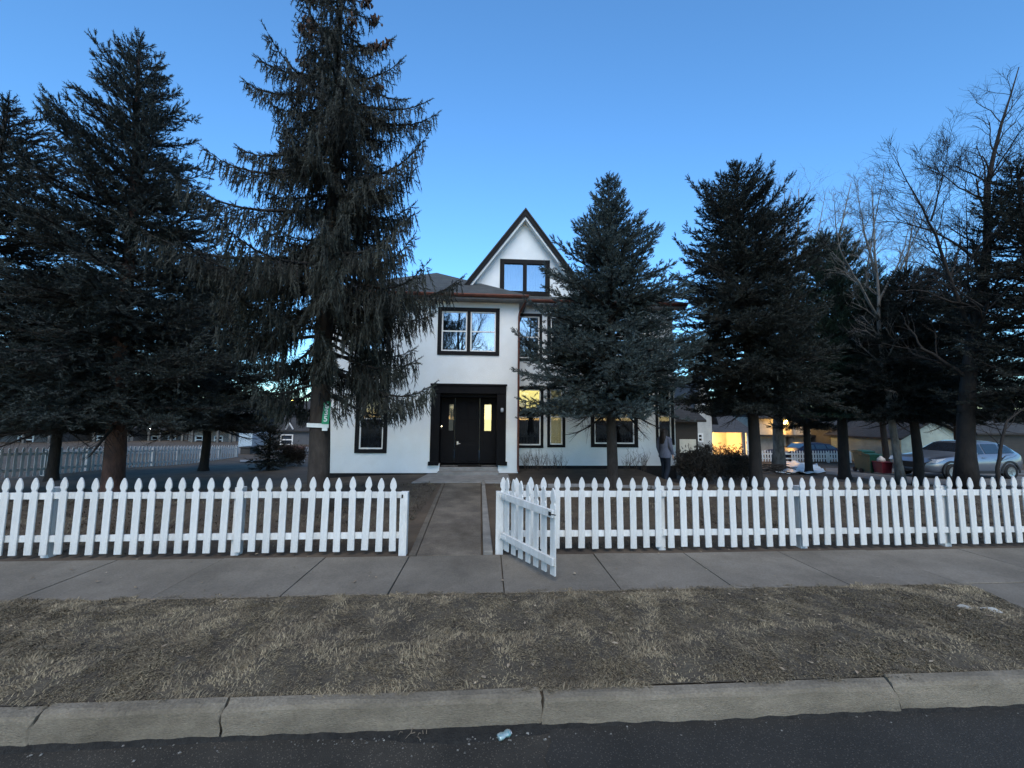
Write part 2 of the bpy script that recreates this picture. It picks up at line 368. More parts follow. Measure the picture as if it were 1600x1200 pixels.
ter_strip('driveway', ((GT(1290, 741), GT(1640, 766)), (GT(1290, 731), GT(1640, 735))), M['drive'], .01)
ter_strip('side_street', ((np.array([-30, 27.0, 0]), np.array([-3.5, 27.0, 0])), (np.array([-30, 33.0, 0]), np.array([-3.5, 33.0, 0]))), M['drive'], .02)
ter_strip('side_sidewalk', ((GT(375, 722.5)*np.array([1, 1, 0]), GT(476, 722.5)*np.array([1, 1, 0])), (GT(375, 719)*np.array([1, 1, 0]), GT(476, 719)*np.array([1, 1, 0]))), M['stone'], .03)

# ------------------------------------------------------------------ verge soil and dead grass
def vnoise(x, y, s, seed):
    rg = np.random.default_rng(seed); T = rg.random((64, 64)); x = x*s; y = y*s
    xi = np.floor(x).astype(int); yi = np.floor(y).astype(int); fx = x-xi; fy = y-yi; fx = fx*fx*(3-2*fx); fy = fy*fy*(3-2*fy)
    g = lambda a, b: T[a % 64, b % 64]
    return (g(xi, yi)*(1-fx)+g(xi+1, yi)*fx)*(1-fy)+(g(xi, yi+1)*(1-fx)+g(xi+1, yi+1)*fx)*fy
def hump(x, y):
    e = np.minimum(sst(KB0, KB0+.25, y), sst(SW0, SW0-.25, y))
    return (.045*e+(.035*(vnoise(x, y, 3.1, 1)-.5)+.02*(vnoise(x, y, 9, 2)-.5)+.014*(vnoise(x, y, 17, 3)-.5))*e)-.004
def cover(x, y):                               # 0 bare .. 1 thick
    n = .55*vnoise(x, y, .9, 5)+.45*vnoise(x, y, 3.3, 6)
    bare = np.exp(-(((x+.9)/1.1)**2+((y-3.75)/.28)**2))*.5+np.exp(-(((x-.3)/.5)**2+((y-3.15)/.2)**2))*.35
    lush = np.exp(-(((x-.9)/.9)**2+((y-4.0)/.35)**2))*.25
    cl = vnoise(x, y, 14, 41)*.6+vnoise(x+3, y, 31, 42)*.4
    return np.clip((n*1.2+.38-bare*.8+lush)*np.clip(cl*2.8-.55, .12, 1), .08, 1)
def apron_edge(y): return d0[0]+(d1[0]+.05-d0[0])*(SW0-y)/(SW0-KB0)
gx = np.concatenate([np.arange(-22, -6, .5), np.arange(-6, 6, .03)]); gy = np.linspace(KB0+.004, SW0-.004, 60)
X, Y = np.meshgrid(gx, gy, indexing='ij'); X = np.minimum(X, apron_edge(Y)-.01)
vb = MB(); vb.grid(np.stack([X, Y, hump(X, Y)], -1))
M['verge'] = mat('verge_soil', (.10, .082, .058), (.04, .033, .026), .95, 3.5, 10, bump=1.0, bscale=45, lo=.3, hi=.7)
tag(vb.build('verge_soil', M['verge'], smooth=True), kind='structure')
def blades(name, n, xr, yr, zf, cf, mt, Ls=(.03, .075), w=.0035, lie=.55, seed=3, xmax=None, lab=None):
    rg = np.random.default_rng(seed)
    x = rg.uniform(xr[0], xr[1], n*3); y = rg.uniform(yr[0], yr[1], n*3)
    keep = rg.random(n*3) < cf(x, y)
    if xmax is not None: keep &= x < xmax(y)-.02
    x, y = x[keep][:n], y[keep][:n]; n = len(x)
    flow = vnoise(x, y, 1.6, 11)*9+vnoise(x, y, 5, 12)*4
    az = flow+rg.normal(0, .7, n); L = rg.uniform(*Ls, n)*(.6+.8*vnoise(x, y, 4, 13)); up = np.clip(rg.normal(1-lie, .28, n), .05, 1.2)
    d = np.stack([np.cos(az), np.sin(az), np.zeros(n)], 1); sd = np.stack([-np.sin(az), np.cos(az), np.zeros(n)], 1)
    b = np.stack([x, y, zf(x, y)-.004], 1); ww = w*rg.uniform(.6, 1.4, n)[:, None]
    m1 = b+d*(L*.45)[:, None]; m1[:, 2] += L*.55*up; t1 = b+d*(L*(1.0-.2*up))[:, None]; t1[:, 2] += L*up*.5*rg.uniform(.5, 1.6, n)
    v = np.stack([b-sd*ww, b+sd*ww, m1-sd*ww*.8, m1+sd*ww*.8, t1], 1)
    i = (np.arange(n)*5)[:, None]
    mb = MB(); mb.add(v.reshape(-1, 3), np.concatenate([i+[0, 1, 3], i+[0, 3, 2], i+[2, 3, 4]]))
    o = mb.build(name, mt); tag(o, lab, None, None, 'stuff'); return o
M['grass'] = mat('dead_grass', (.27, .218, .138), (.12, .096, .066), .85, 2.6, 8, island=.55, lo=.3, hi=.7)
M['grass2'] = mat('dead_yard_grass', (.13, .11, .075), (.07, .06, .045), .85, 1.6, 8, island=.4)
blades('dead_grass', 290000, (-7.5, 5.6), (KB0-.035, SW0+.06), lambda x, y: np.maximum(hump(x, y), .006*((y < KB0) | (y > SW0))), lambda x, y: cover(x, y)*np.where((y > KB0+.012) & (y < SW0+.006), 1, .45*(vnoise(x, y, 5.5, 61) > .56)), M['grass'], Ls=(.018, .055), w=.003, lie=.72, xmax=apron_edge, lab='matted dead straw coloured grass on the verge between kerb and sidewalk')
blades('dead_thatch', 170000, (-7.5, 5.6), (KB0+.01, SW0+.004), hump, lambda x, y: .35+.65*vnoise(x, y, 6, 51), mat('grey_thatch', (.135, .108, .08), (.06, .048, .038), .9, 3, 8, island=.5), Ls=(.012, .032), w=.0028, lie=.8, seed=13, xmax=apron_edge, lab='short grey brown thatch of dead turf on the verge')
def yard_cover(x, y):
    on = ((x > -1.35) & (x < .2) & (y < 12)).astype(float)
    return np.clip(.75*vnoise(x, y, .7, 21)+.25*vnoise(x, y, 3, 22)-.05, .03, 1)*(1-on)
blades('yard_grass', 60000, (-11, 12), (5.75, 11.3), lambda x, y: ter(x, y)-.01, yard_cover, M['grass2'], Ls=(.04, .09), w=.006, seed=8, lab='sparse dead grass on the dark bare yard behind the picket fence')
# gutter litter: pebbles and grit
rg = np.random.default_rng(5); pbm = MB()
for _ in range(260):
    x = rg.normal(-.1, .55) if rg.random() < .6 else rg.uniform(-3.5, 4); y = KF-.03-abs(rg.normal(0, .055)); r = rg.uniform(.003, .011)
    v = rg.normal(0, 1, (6, 3)); v = np.array([(1,0,0),(-1,0,0),(0,1,0),(0,-1,0),(0,0,1),(0,0,-1)], float)*rg.uniform(.6, 1.2, (6, 1))*r*np.array([1.2, 1, .7])
    v = v @ rotz(rg.uniform(0, 6)).T+np.array([x, y, ROADZ+r*.4])
    pbm.add(v, [(0,2,4),(2,1,4),(1,3,4),(3,0,4),(2,0,5),(1,2,5),(3,1,5),(0,3,5)])
tag(pbm.build('gutter_grit', mat('grit', (.2, .19, .17), (.06, .055, .05), .9, 30, island=.5)), 'loose grit and pebbles gathered in the gutter', None, None, 'stuff')
gd = MB(); gxs = np.linspace(-5, 5, 160); rows = []
for x in gxs:
    wv = .03+.05*float(vnoise(np.array([x]), np.array([0.]), 1.3, 31)[0])+.07*math.exp(-((x+.25)/.6)**2)
    rows.append([(x, KF+.0, ROADZ+.022), (x, KF-wv*.45, ROADZ+.014+.006*math.sin(x*23)), (x, KF-wv, ROADZ-.004)])
gd.grid(np.array(rows)); tag(gd.build('gutter_dirt', mat('gutter_dirt', (.03, .028, .025), (.014, .013, .012), .95, 12, bump=.8, bscale=80), smooth=True), kind='structure')

rg = np.random.default_rng(19); lf = MB()
for _ in range(240):
    x = rg.uniform(-6, 5); y = rg.uniform(KB0, SW0) if rg.random() < .7 else rg.uniform(SW0, SW1+.5); z0_ = max(float(hump(np.array([x]), np.array([y]))[0]), .008)+.012; a = rg.uniform(.012, .026); t_ = rg.uniform(0, 6.28); b = a*rg.uniform(.4, .7)
    v = np.array([(-a, 0, 0), (-a*.3, -b, .004), (a*.5, -b*.7, .003), (a, 0, .006), (a*.5, b*.7, .005), (-a*.3, b, .002)])+rg.normal(0, .002, (6, 3)); lf.add(v @ rotz(t_).T+np.array([x, y, z0_]), (0, 1, 2, 3, 4, 5))
tag(lf.build('leaf_litter', mat('dead_leaf', (.30, .24, .17), (.13, .09, .06), .85, 9, island=.5)), 'scattered small dead leaves on the verge and sidewalk', None, None, 'stuff')
# ------------------------------------------------------------------ litter things
c = G(787, 1147, ROADZ+.02)
t = empty('crushed_can', (c[0], c[1]-.005, ROADZ), .5, label='small crushed teal drink can lying in the gutter', cat='can')
mb = MB(); pr = [(.001, 0), (.022, 0), (.026, .006), (.026, .03), (.019, .045), (.025, .06), (.026, .078), (.021, .086), (.001, .086)]
mb.lathe(pr, 14, M=np.array([[0, 0, 1], [0, 1, 0], [-.62, 0, 0.0]]), o=(-.04, 0, .018)); mb.build('can_body', mat('teal_can', (.12, .3, .3), (.5, .55, .55), .35, 30, metal=.4), t, smooth=True)
mb = MB(); mb.lathe([(.001, 0), (.02, 0), (.021, .004), (.001, .004)], 14, M=np.array([[0, 0, 1], [0, 1, 0], [-.62, 0, 0.0]]), o=(.0465, 0, .018)); mb.build('can_lid', M['steel'], t)
p = G(1525, 951, .05); mb = MB(); cr = []
for i in range(9):
    s = i/8; cr.append([(p[0]-.16+.32*s, p[1]+.02*math.sin(s*5)-.05*s+w_*.035, .052+.012*math.sin(s*9)+.01*w_) for w_ in (-1, 0, 1)])
mb.grid(np.array(cr)); o = mb.build('paper_scrap', mat('litter_paper', (.34, .33, .30), (.25, .24, .22), .8, 12)); o.modifiers.new('thick', 'SOLIDIFY').thickness = .003
tag(o, 'crumpled pale paper strip on the dead grass near the driveway', 'litter')
p = G(700, 1158, ROADZ); mb = MB()
rr = random.Random(3)
for k in range(7):
    a = rr.uniform(0, 6.28); l = rr.uniform(.03, .09); q = np.array([-.45+rr.uniform(-.08, .08), KF-.06+rr.uniform(-.03, .03), ROADZ+.02])
    mb.tube([q, q+np.array([math.cos(a)*l*.5, math.sin(a)*l*.4, .012]), q+np.array([math.cos(a)*l, math.sin(a)*l*.8, .0])], [.003, .0025, .001], 5)
tag(mb.build('twig_litter', mat('dry_twig', (.2, .16, .12), (.1, .08, .06), .9, 20)), 'small heap of dry twigs caught in the gutter dirt', None, None, 'stuff')

# ------------------------------------------------------------------ picket fences
def picket_poly(w, h):
    a = w/2; n = h-.215
    return [(-a, 0), (a, 0), (a, n), (a*.97, n+.012), (a*.62, n+.035), (a*.6, n+.045), (a*.72, n+.058), (a*.93, n+.078), (a*.98, n+.10), (a*.9, n+.13), (a*.7, n+.163), (a*.4, n+.193), (a*.14, n+.213), (0, n+.215),
            (-a*.14, n+.213), (-a*.4, n+.193), (-a*.7, n+.163), (-a*.9, n+.13), (-a*.98, n+.10), (-a*.93, n+.078), (-a*.72, n+.058), (-a*.6, n+.045), (-a*.62, n+.035), (-a*.97, n+.012), (-a, n)]
FY = 5.60                                       # picket face line
PW, PT, PH = .092, .02, 1.0
mbp = MB(); mbp.prism(picket_poly(PW, PH), 0, PT)
picket_me = mbp.mesh('picket'); picket_me.materials.append(M['fence'])
def add_picket(parent, x, y, z, rz=0, tilt=0.0, me=None):
    o = bpy.data.objects.new('picket', me or picket_me); COL.objects.link(o); o.parent = parent
    o.location = (x, y, z); o.rotation_euler = (0, tilt, rz)
    b = o.modifiers.new('bevel', 'BEVEL'); b.width = .003; b.segments = 1; b.limit_method = 'ANGLE'
    return o
Lu = [-104, -81, -58, -35, -12, 11, 33, 57, 80, 103, 127, 151, 173, 195, 218, 241, 264, 287, 309, 331, 355, 378, 400, 422, 445, 466, 488, 510, 531, 553, 574, 596, 617]
Ru = [788, 809, 829, 849, 869, 888, 908, 929, 949, 968, 988, 1008, 1027, 1046, 1066, 1085, 1104, 1123, 1143, 1161, 1179, 1198, 1217, 1234, 1253, 1270, 1287, 1305, 1324, 1343, 1361, 1378, 1395, 1411, 1428, 1447, 1464, 1481, 1498, 1515, 1533, 1551, 1567, 1583, 1600, 1617, 1635, 1652, 1670, 1687, 1705, 1722, 1740, 1757, 1775]
def zt(x): return .0
def fence(lab, us, post_us, endposts):
    xs_ = [A(u, 745 if u < 1000 else 747, FY)[0] for u in us]
    t = empty('picket_fence', ((xs_[0]+xs_[-1])/2, FY, 0), label=lab, cat='fence'); ox = t.location[0]
    for i, x in enumerate(xs_):
        r = random.Random(i+int(us[0])*7)
        add_picket(t, x-ox, -PT/2+r.uniform(-.004, .004), .045+r.uniform(-.011, .011), tilt=R_(r.gauss(0, .7)))
    px = [A(u, 800, FY)[0] for u in post_us]
    lim = sorted([xs_[0]-.1, *px, xs_[-1]+.1]) if not endposts else sorted(set(px+[xs_[0]-.1 if us[0] < 0 else px[0], xs_[-1]+.1 if us[-1] > 1500 else px[-1]]))
    for a, b in zip(lim[:-1], lim[1:]):
        if b-a < .15: continue
        for zr in (.245, .80):
            mb = MB(); r = random.Random(int(a*100)+int(zr*10)); d = r.uniform(-.006, .006)
            mb.prism([(a-ox+.002, zr-.042+d), (b-ox-.002, zr-.042-d), (b-ox-.002, zr+.042-d), (a-ox+.002, zr+.042+d)], PT/2+.005, PT/2+.04)
            mb.build('rail', M['fence'], t, bevel=.003)
    for u, x in zip(post_us, px):
        mb = MB(); front = u in endposts; y0 = -.045 if front else PT/2+.042
        mb.box((x-ox-.052, y0, -.05), (x-ox+.052, y0+.1, .845 if front else .90)); mb.build('post', M['fence'], t, bevel=.004)
    return t
fence_left = fence('white picket fence left of the front walk, ending at a square gate post', Lu, [70, 367, 631.5], {631.5})
fence_right = fence('white picket fence right of the front walk, starting behind the open gate', Ru, [780.5, 1036, 1258, 1484], {780.5})
# latch catch on the left end post
x = A(629, 772, FY-.05)[0]; mb = MB(); mb.box((x-.012, -.012, .77), (x+.008, .0, .815)); o = mb.build('latch_plate', M['iron'], fence_left); o.location = (-fence_left.location[0], -.046, 0)

# the gate, swung out over the sidewalk
hp = A(787, 800, FY-.06); fe = G(867, 903, .055)
gdir = np.array([fe[0]-hp[0], fe[1]-hp[1]]); gl = float(np.linalg.norm(gdir)); ga = math.atan2(gdir[1], gdir[0])
gate = empty('picket_gate', (hp[0], hp[1], 0), ga, label='white picket gate swung open over the sidewalk', cat='gate')
for i in range(7):
    s = .07+(gl-.07-.045)*i/6
    add_picket(gate, s, 0.0, .055+.002*i, tilt=R_([.2, -.4, .3, 0, .5, -.3, .2][i]))
for z0, z1 in ((.255, .235), (.80, .775)):
    mb = MB(); mb.prism([(-.0, z0-.045), (gl, z1-.045), (gl, z1+.045), (-.0, z0+.045)], -.042, -.004); mb.build('rail', M['fence'], gate, bevel=.004)
for zr in (.25, .80):
    mb = MB(); mb.box((-.05, -.05, zr-.02), (.12, -.043, zr+.02)); mb.tube([(-.012, -.05, zr-.035), (-.012, -.05, zr+.035)], .009, 8); mb.build('hinge', M['fence'], gate)
mb = MB(); mb.tube([(gl-.03, -.045, .775), (gl+.05, -.03, .775)], .006, 6); mb.box((gl-.06, -.05, .755), (gl-.02, -.043, .80)); mb.build('latch', M['iron'], gate)

# ------------------------------------------------------------------ the white house
YF, YW = 13.0, 14.1
FZ0 = .03
xL, xR = A(499, 700, YF)[0], A(809.5, 700, YF)[0]; xW = A(1056, 700, YW)[0]
EZ = A(700, 470, YF)[2]-.02                      # soffit height of the front block
house = empty('white_house', (0, YF, 0), label='two storey white stucco house with black window trim and steep front gable', cat='house')
HY = YF
def hb(mb, name, m, **k):                        # world-coordinate child of the house
    o = mb.build(name, m, house, **k); o.location = (0, -HY, 0); return o
def wall_holes(x0, x1, z0, z1, y, holes, th=.22):
    mb = MB(); xs_ = sorted({x0, x1, *[h[0] for h in holes], *[h[1] for h in holes]}); zs_ = sorted({z0, z1, *[h[2] for h in holes], *[h[3] for h in holes]})
    for a, b in zip(xs_[:-1], xs_[1:]):
        for c_, d in zip(zs_[:-1], zs_[1:]):
            mx, mz = (a+b)/2, (c_+d)/2
            if any(h[0] < mx < h[1] and h[2] < mz < h[3] for h in holes): continue
            mb.quad((a, y, c_), (b, y, c_), (b, y, d), (a, y, d))
    for a, b, c_, d in holes:
        mb.quad((a, y, c_), (a, y, d), (a, y+th, d), (a, y+th, c_)); mb.quad((b, y, d), (b, y, c_), (b, y+th, c_), (b, y+th, d))
        mb.quad((a, y, d), (b, y, d), (b, y+th, d), (a, y+th, d)); mb.quad((b, y, c_), (a, y, c_), (a, y+th, c_), (b, y+th, c_))
    return mb
def px_rect(u0, v0, u1, v1, y):
    a, b = A(u0, v0, y), A(u1, v1, y); m0 = A(u0, v1, y); m1 = A(u1, v0, y)
    return ((a[0]+m0[0])/2, (b[0]+m1[0])/2, (b[2]+m0[2])/2, (a[2]+m1[2])/2)
def frame(mb, x0, x1, z0, z1, w, y0, y1, bars=()):
    mb.box((x0, y0, z0), (x0+w, y1, z1)); mb.box((x1-w, y0, z0), (x1, y1, z1))
    mb.box((x0+w, y0, z1-w), (x1-w, y1, z1)); mb.box((x0+w, y0, z0), (x1-w, y1, z0+w))
    for b in bars: mb.box((x0+w, y0, b-w*.45), (x1-w, y1, b+w*.45))
def window(rect, y, sashes, trim=None, tw=.13, rail=True, pane='glass', back=('room',), sashw=.045, lit=None):
    x0, x1, z0, z1 = rect; mb = MB(); frame(mb, x0, x1, z0, z1, tw, y-.035, y+.02)
    ms = []
    iw = (x1-x0-2*tw); n = sashes; mull = tw*.85
    sw = (iw-mull*(n-1))/n
    for k in range(n-1):
        a = x0+tw+sw*(k+1)+mull*k; mb.box((a, y-.032, z0+tw), (a+mull, y+.02, z1-tw))
    w = hb(mb, 'window', trim or M['trim'], bevel=.004)
    for k in range(n):
        a = x0+tw+(sw+mull)*k; b = a+sw; c_, d = z0+tw, z1-tw
        if sashw:
            mb = MB(); frame(mb, a, b, c_, d, sashw, y+.004, y+.05, [(c_+d)/2] if rail else []); mb.build('sash', M['sash'], w)
        e = sashw or .001
        mb = MB(); mb.box((a+e*.5, y+.03, c_+e*.5), (b-e*.5, y+.036, d-e*.5)); mb.build('pane', M[pane], w)
        bk = back[k % len(back)]
        mb = MB()
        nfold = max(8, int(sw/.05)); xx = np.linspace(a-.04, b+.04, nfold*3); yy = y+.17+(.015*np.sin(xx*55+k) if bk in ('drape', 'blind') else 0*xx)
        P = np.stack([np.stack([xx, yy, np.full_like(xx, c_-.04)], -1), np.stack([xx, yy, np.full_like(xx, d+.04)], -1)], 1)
        mb.grid(P[:, ::1]); o = mb.build('curtain_or_backing' if bk != 'lit' else 'lit_room', lit if bk == 'lit' else M[bk], w)  # with a room back this is a dark sheet painting the unlit interior
    return w
# --- front block
r_up = px_rect(684, 481, 780.5, 555, YF); r_lo = px_rect(556, 601, 606, 708, YF); r_ul = px_rect(556, 482, 611, 554, YF)
P0 = px_rect(673, 600, 790.5, 727, YF)
pz1 = P0[3]; pz0 = A(730, 730, YF)[2]
sx0, sx1 = A(686, 735, YF)[0], A(778, 735, YF)[0]
portal_hole = (P0[0]+.04, P0[1]-.04, P0[2]+.05, P0[3]-.05)
shr = lambda r, d=.09: (r[0]+d, r[1]-d, r[2]+d, r[3]-d)
mb = wall_holes(xL, xR, FZ0+.02, EZ, YF, [shr(r_up), shr(r_lo), shr(r_ul), portal_hole, (sx0, sx1, FZ0+.02, P0[2]+.05)])
mb.quad((xR, YF, FZ0+.02), (xR, YW+.3, FZ0+.02), (xR, YW+.3, EZ), (xR, YF, EZ)); mb.quad((xL, YF+9, FZ0+.02), (xL, YF, FZ0+.02), (xL, YF, EZ), (xL, YF+9, EZ))
mb.quad((xR, YF+9, FZ0), (xL, YF+9, FZ0), (xL, YF+9, EZ), (xR, YF+9, EZ))
hb(mb, 'front_wall', M['stucco'])
mb = MB(); mb.box((xL-.04, YF+.03, -.35), (sx0, YF+.2, FZ0+.02)); mb.box((sx1, YF+.03, -.3), (xR+.0, YF+.2, FZ0+.02)); mb.box((xR-.2, YF+.2, -.3), (xR-.02, YW+.3, FZ0+.02)); mb.box((xL+.02, YF+.2, -.9), (xL+.2, YF+9, FZ0+.02))
mb.box((xR+.02, YW+.03, -.4), (xW+.02, YW+.25, .3))
hb(mb, 'foundation', M['found'])
window(r_up, YF, 2, back=('room', 'drape'))
window(r_lo, YF, 1, back=('room',), pane='dark_glass')
window(r_ul, YF, 1, back=('room',))
# --- wing
wA = px_rect(805, 604, 849, 700, YW); wB = px_rect(855, 604, 883, 699, YW); wC = px_rect(923, 606, 996, 699, YW); wD = px_rect(1024, 606, 1052.5, 695, YW)
uA = px_rect(805, 490, 847, 564, YW); uB = px_rect(855, 490, 905, 564, YW); uC = px_rect(940, 490, 1000, 562, YW)
wz0 = .16; WEZ = A(850, 478, YW)[2]
mb = MB()
mb = wall_holes(xR, xW, wz0, WEZ, YW, [shr(r) for r in (wA, wB, wC, wD, uA, uB, uC)])
mb.quad((xW, YW, wz0), (xW, YW+8, wz0-.2), (xW, YW+8, WEZ), (xW, YW, WEZ))
hb(mb, 'wing_wall', M['stucco'])
# lit window: yellow wall above a dark stair rail
M['lit'] = emit('lit_yellow_room', (1.0, .83, .29), .42)
M['lit_dim'] = emit('dim_yellow_room', (.4, .36, .18), .14)
w = window(wA, YW, 1, back=('lit',), lit=M['lit'], pane='dark_glass', tw=.1)
zz0, zz1 = A(820, 653, YW)[2], A(820, 638, YW)[2]
mb = MB(); mb.box((wA[0]-.1, YW+.10, wA[2]), (wA[1]-.1, YW+.155, zz1)); mb.box((wA[0]-.1, YW+.10, zz1), (wA[0]+.42, YW+.155, zz1+.22)); mb.build('stair', mat('stair_wood', (.035, .02, .012), (.015, .01, .008), .7, 6), w)
mb = MB(); mb.box((wA[0]+.1, YW+.085, wA[2]+.1), (wA[1]-.1, YW+.095, zz0-.06)); mb.build('curtain_or_backing', M['drape'], w)
window(wB, YW, 1, back=('lit',), lit=M['lit_dim'], pane='dark_glass', tw=.1)
window(wC, YW, 1, back=('room',), pane='dark_glass', tw=.13); window(wD, YW, 1, back=('room',), pane='dark_glass', tw=.1)
window(uA, YW, 1, back=('drape',), tw=.1); window(uB, YW, 1, back=('room',)); window(uC, YW, 1, back=('room',))
# --- entry portal
x0, x1, z0, z1 = P0; jw = A(687, 660, YF)[0]-x0; jr = x1-A(776, 660, YF)[0]; hd = z1-A(730, 615, YF)[2]
mb = MB(); mb.box((x0, YF-.05, z0+.12), (x0+jw, YF+.55, z1-hd)); mb.box((x1-jr, YF-.05, z0+.12), (x1, YF+.55, z1-hd)); mb.box((x0-.0, YF-.07, z1-hd), (x1+.0, YF+.55, z1))
mb.box((x0-.05, YF-.09, z0), (x0+jw, YF+.55, z0+.12)); mb.box((x1-jr, YF-.09, z0), (x1+.05, YF+.55, z0+.12))
mb.box((x0+jw, YF+.10, z1-hd-.12), (x1-jr, YF+.55, z1-hd))
mb.box((x0-.03, YF-.10, z1-.07), (x1+.03, YF-.07, z1-.0))
hb(mb, 'entry_surround', M['portal'], bevel=.006)
YD = YF+.46; ix0, ix1 = x0+jw, x1-jr; dz0, dz1 = pz0, z1-hd-.12
dl, dr = A(711, 660, YD)[0], A(749, 660, YD)[0]
gz0, gz1 = A(730, 673, YD)[2], A(730, 632, YD)[2]
lg0, lg1 = A(701.5, 650, YD)[0], A(708.5, 650, YD)[0]; rg0, rg1 = A(757, 650, YD)[0], A(767.5, 650, YD)[0]
mb = MB(); mb.box((dl, YD, dz0), (dr, YD+.05, dz1))
dh = dz1-dz0; dw = dr-dl
for i in range(2):
    for j, (a, b) in enumerate(((.06, .3), (.36, .62), (.68, .94))):
        mb.box((dl+.1+i*(dw-.12)/2, YD-.012, dz0+a*dh), (dl+.02+(i+1)*(dw-.12)/2, YD, dz0+b*dh))
door = hb(mb, 'door', M['portal'], bevel=.006)
kx = A(715, 692, YD)[0]; kz = A(715, 692, YD)[2]
mb = MB(); mb.box((kx-.03, YD-.03, kz-.06), (kx+.03, YD-.013, kz+.06)); mb.tube([(kx, YD-.03, kz-.02), (kx, YD-.07, kz-.02), (kx+.1, YD-.075, kz-.02)], .012, 8); mb.build('door_handle', M['steel'], door)
for nm, a, b, g0_, g1_, lit_ in (('l', ix0, dl-.02, lg0, lg1, False), ('r', dr+.02, ix1, rg0, rg1, True)):
    mb = MB(); mb.box((a, YD, dz0), (g0_, YD+.05, dz1)); mb.box((g1_, YD, dz0), (b, YD+.05, dz1)); mb.box((g0_, YD, dz0), (g1_, YD+.05, gz0)); mb.box((g0_, YD, gz1), (g1_, YD+.05, dz1))
    s = hb(mb, 'sidelight', M['portal'])
    mb = MB(); mb.box((g0_, YD+.015, gz0), (g1_, YD+.025, gz1)); mb.build('pane', M['dark_glass'], s)
    mb = MB(); mb.box((g0_, YD+.04, gz0), (g1_, YD+.049, gz1)); mb.build('lit_room', emit('hall_light', (1, .85, .36), .55) if lit_ else emit('hall_dim', (.3, .3, .22), .05), s)
p = A(690, 667, YF-.05); mb = MB(); mb.box((p[0]-.035, YF-.075, p[2]-.07), (p[0]+.035, YF-.051, p[2]+.07)); db_ = hb(mb, 'doorbell', M['iron'], bevel=.006)
mb = MB(); mb.lathe([(.0, 0), (.016, .0), (.014, .01), (.001, .012)], 12, M=np.array([[1, 0, 0], [0, 0, -1], [0, 1, 0.]]), o=(p[0], YF-.076, p[2]+.02)); mb.build('button_light', emit('bell_light', (1, .85, .45), 2.5), db_)
p = A(784.5, 641, YF-.1); mb = MB(); mb.box((p[0]-.05, YF-.07, p[2]-.1), (p[0]+.05, YF-.051, p[2]+.1)); sc_ = hb(mb, 'wall_lamp', M['iron'], bevel=.006)
mb = MB(); mb.lathe([(.001, -.07), (.045, -.06), (.055, 0), (.045, .06), (.001, .08)], 14, o=(p[0], YF-.13, p[2])); mb.build('lamp_globe', mat('frosted_globe', (.4, .42, .44), (.35, .36, .38), .3, 5), sc_, smooth=True)
# steps
mb = MB(); sp_w = .06
st0, st1 = A(681, 741, YF-.35)[0], A(779, 741, YF-.35)[0]
mb.box((sx0+.003, YF-.02, .0), (sx1-.003, YD+.1, pz0)); mb.box((sx0-.02, YF-.34, .0), (sx1+.02, YF-.02, pz0*.5+.01))
hb(mb, 'front_step', M['stone'], bevel=.015)
mb = MB(); mb.box((A(715, 730, YF+.2)[0], YF+.05, pz0+.002), (A(752, 730, YF+.2)[0], YF+.38, pz0+.014)); tag(mb.build('door_mat', mat('coir_mat', (.05, .04, .03), (.03, .025, .02), .95, 40, bump=.5)), 'dark worn door mat on the top step before the black door', 'door mat')
# --- roof of the front block
EX0, EX1, EYf = xL-.42, A(826, 467, YF-.35)[0], YF-.42
EZr = EZ+.16
apex = None
YB = YF+9.2
# pitch from the apex pixel (715,427): a hip at 45 degrees in plan from both front corners
half = (EX1-EX0)/2; apx = A(712, 427, EYf+half)
rz = apx[2]; ax = (EX0+EX1)/2
mb = MB(); th = .05
ry0, ry1 = EYf+half, YB-half+2
mb.add([(EX0, EYf, EZr), (EX1, EYf, EZr), (ax, ry0, rz), (EX1, YB, EZr), (EX0, YB, EZr), (ax, ry1, rz)], [(0, 1, 2)], [(1, 3, 5, 2), (4, 0, 2, 5)], [(3, 4, 5)])
mb.add([(EX0+.02, EYf+.02, EZr-.03), (EX1-.02, EYf+.02, EZr-.03), (EX1-.02, YB, EZr-.03), (EX0+.02, YB, EZr-.03)], [(3, 2, 1, 0)])
hb(mb, 'roof', M['roof'])
mb = MB(); mb.box((EX0+.03, EYf+.05, EZ), (EX1-.03, EYf+.085, EZr-.035)); mb.box((EX1-.065, EYf+.085, EZ), (EX1-.03, YW+1.3, EZr-.035)); mb.box((EX0+.03, EYf+.085, EZ), (EX0+.065, YB, EZr-.035)); hb(mb, 'fascia', M['fascia'])
mb = MB(); mb.quad((EX0+.05, EYf+.07, EZ+.005), (EX0+.05, YB, EZ+.005), (EX1-.05, YB, EZ+.005), (EX1-.05, EYf+.07, EZ+.005)); hb(mb, 'soffit', M['soffit'])
def gutter(p0, p1, nrm):
    mb = MB(); n = np.asarray(nrm, float); p0, p1 = np.asarray(p0, float), np.asarray(p1, float); pr = [(0, .05), (0, -.045), (.03, -.05), (.075, -.03), (.1, .02), (.1, .05), (.09, .05), (.088, .02), (.07, -.02), (.01, -.035), (.01, .05)]
    rows = [[p+n*a+np.array([0, 0, b]) for a, b in pr+[pr[0]]] for p in (p0, p1)]
    mb.grid(np.array(rows)); mb.add(rows[0][:-1], np.arange(len(pr))); mb.add(rows[1][:-1], np.arange(len(pr))[::-1])
    return hb(mb, 'gutter', M['copper'])
gutter((EX0, EYf+.05, EZr-.05), (EX1, EYf+.05, EZr-.05), (0, -1, 0))
dsx = xR+.06
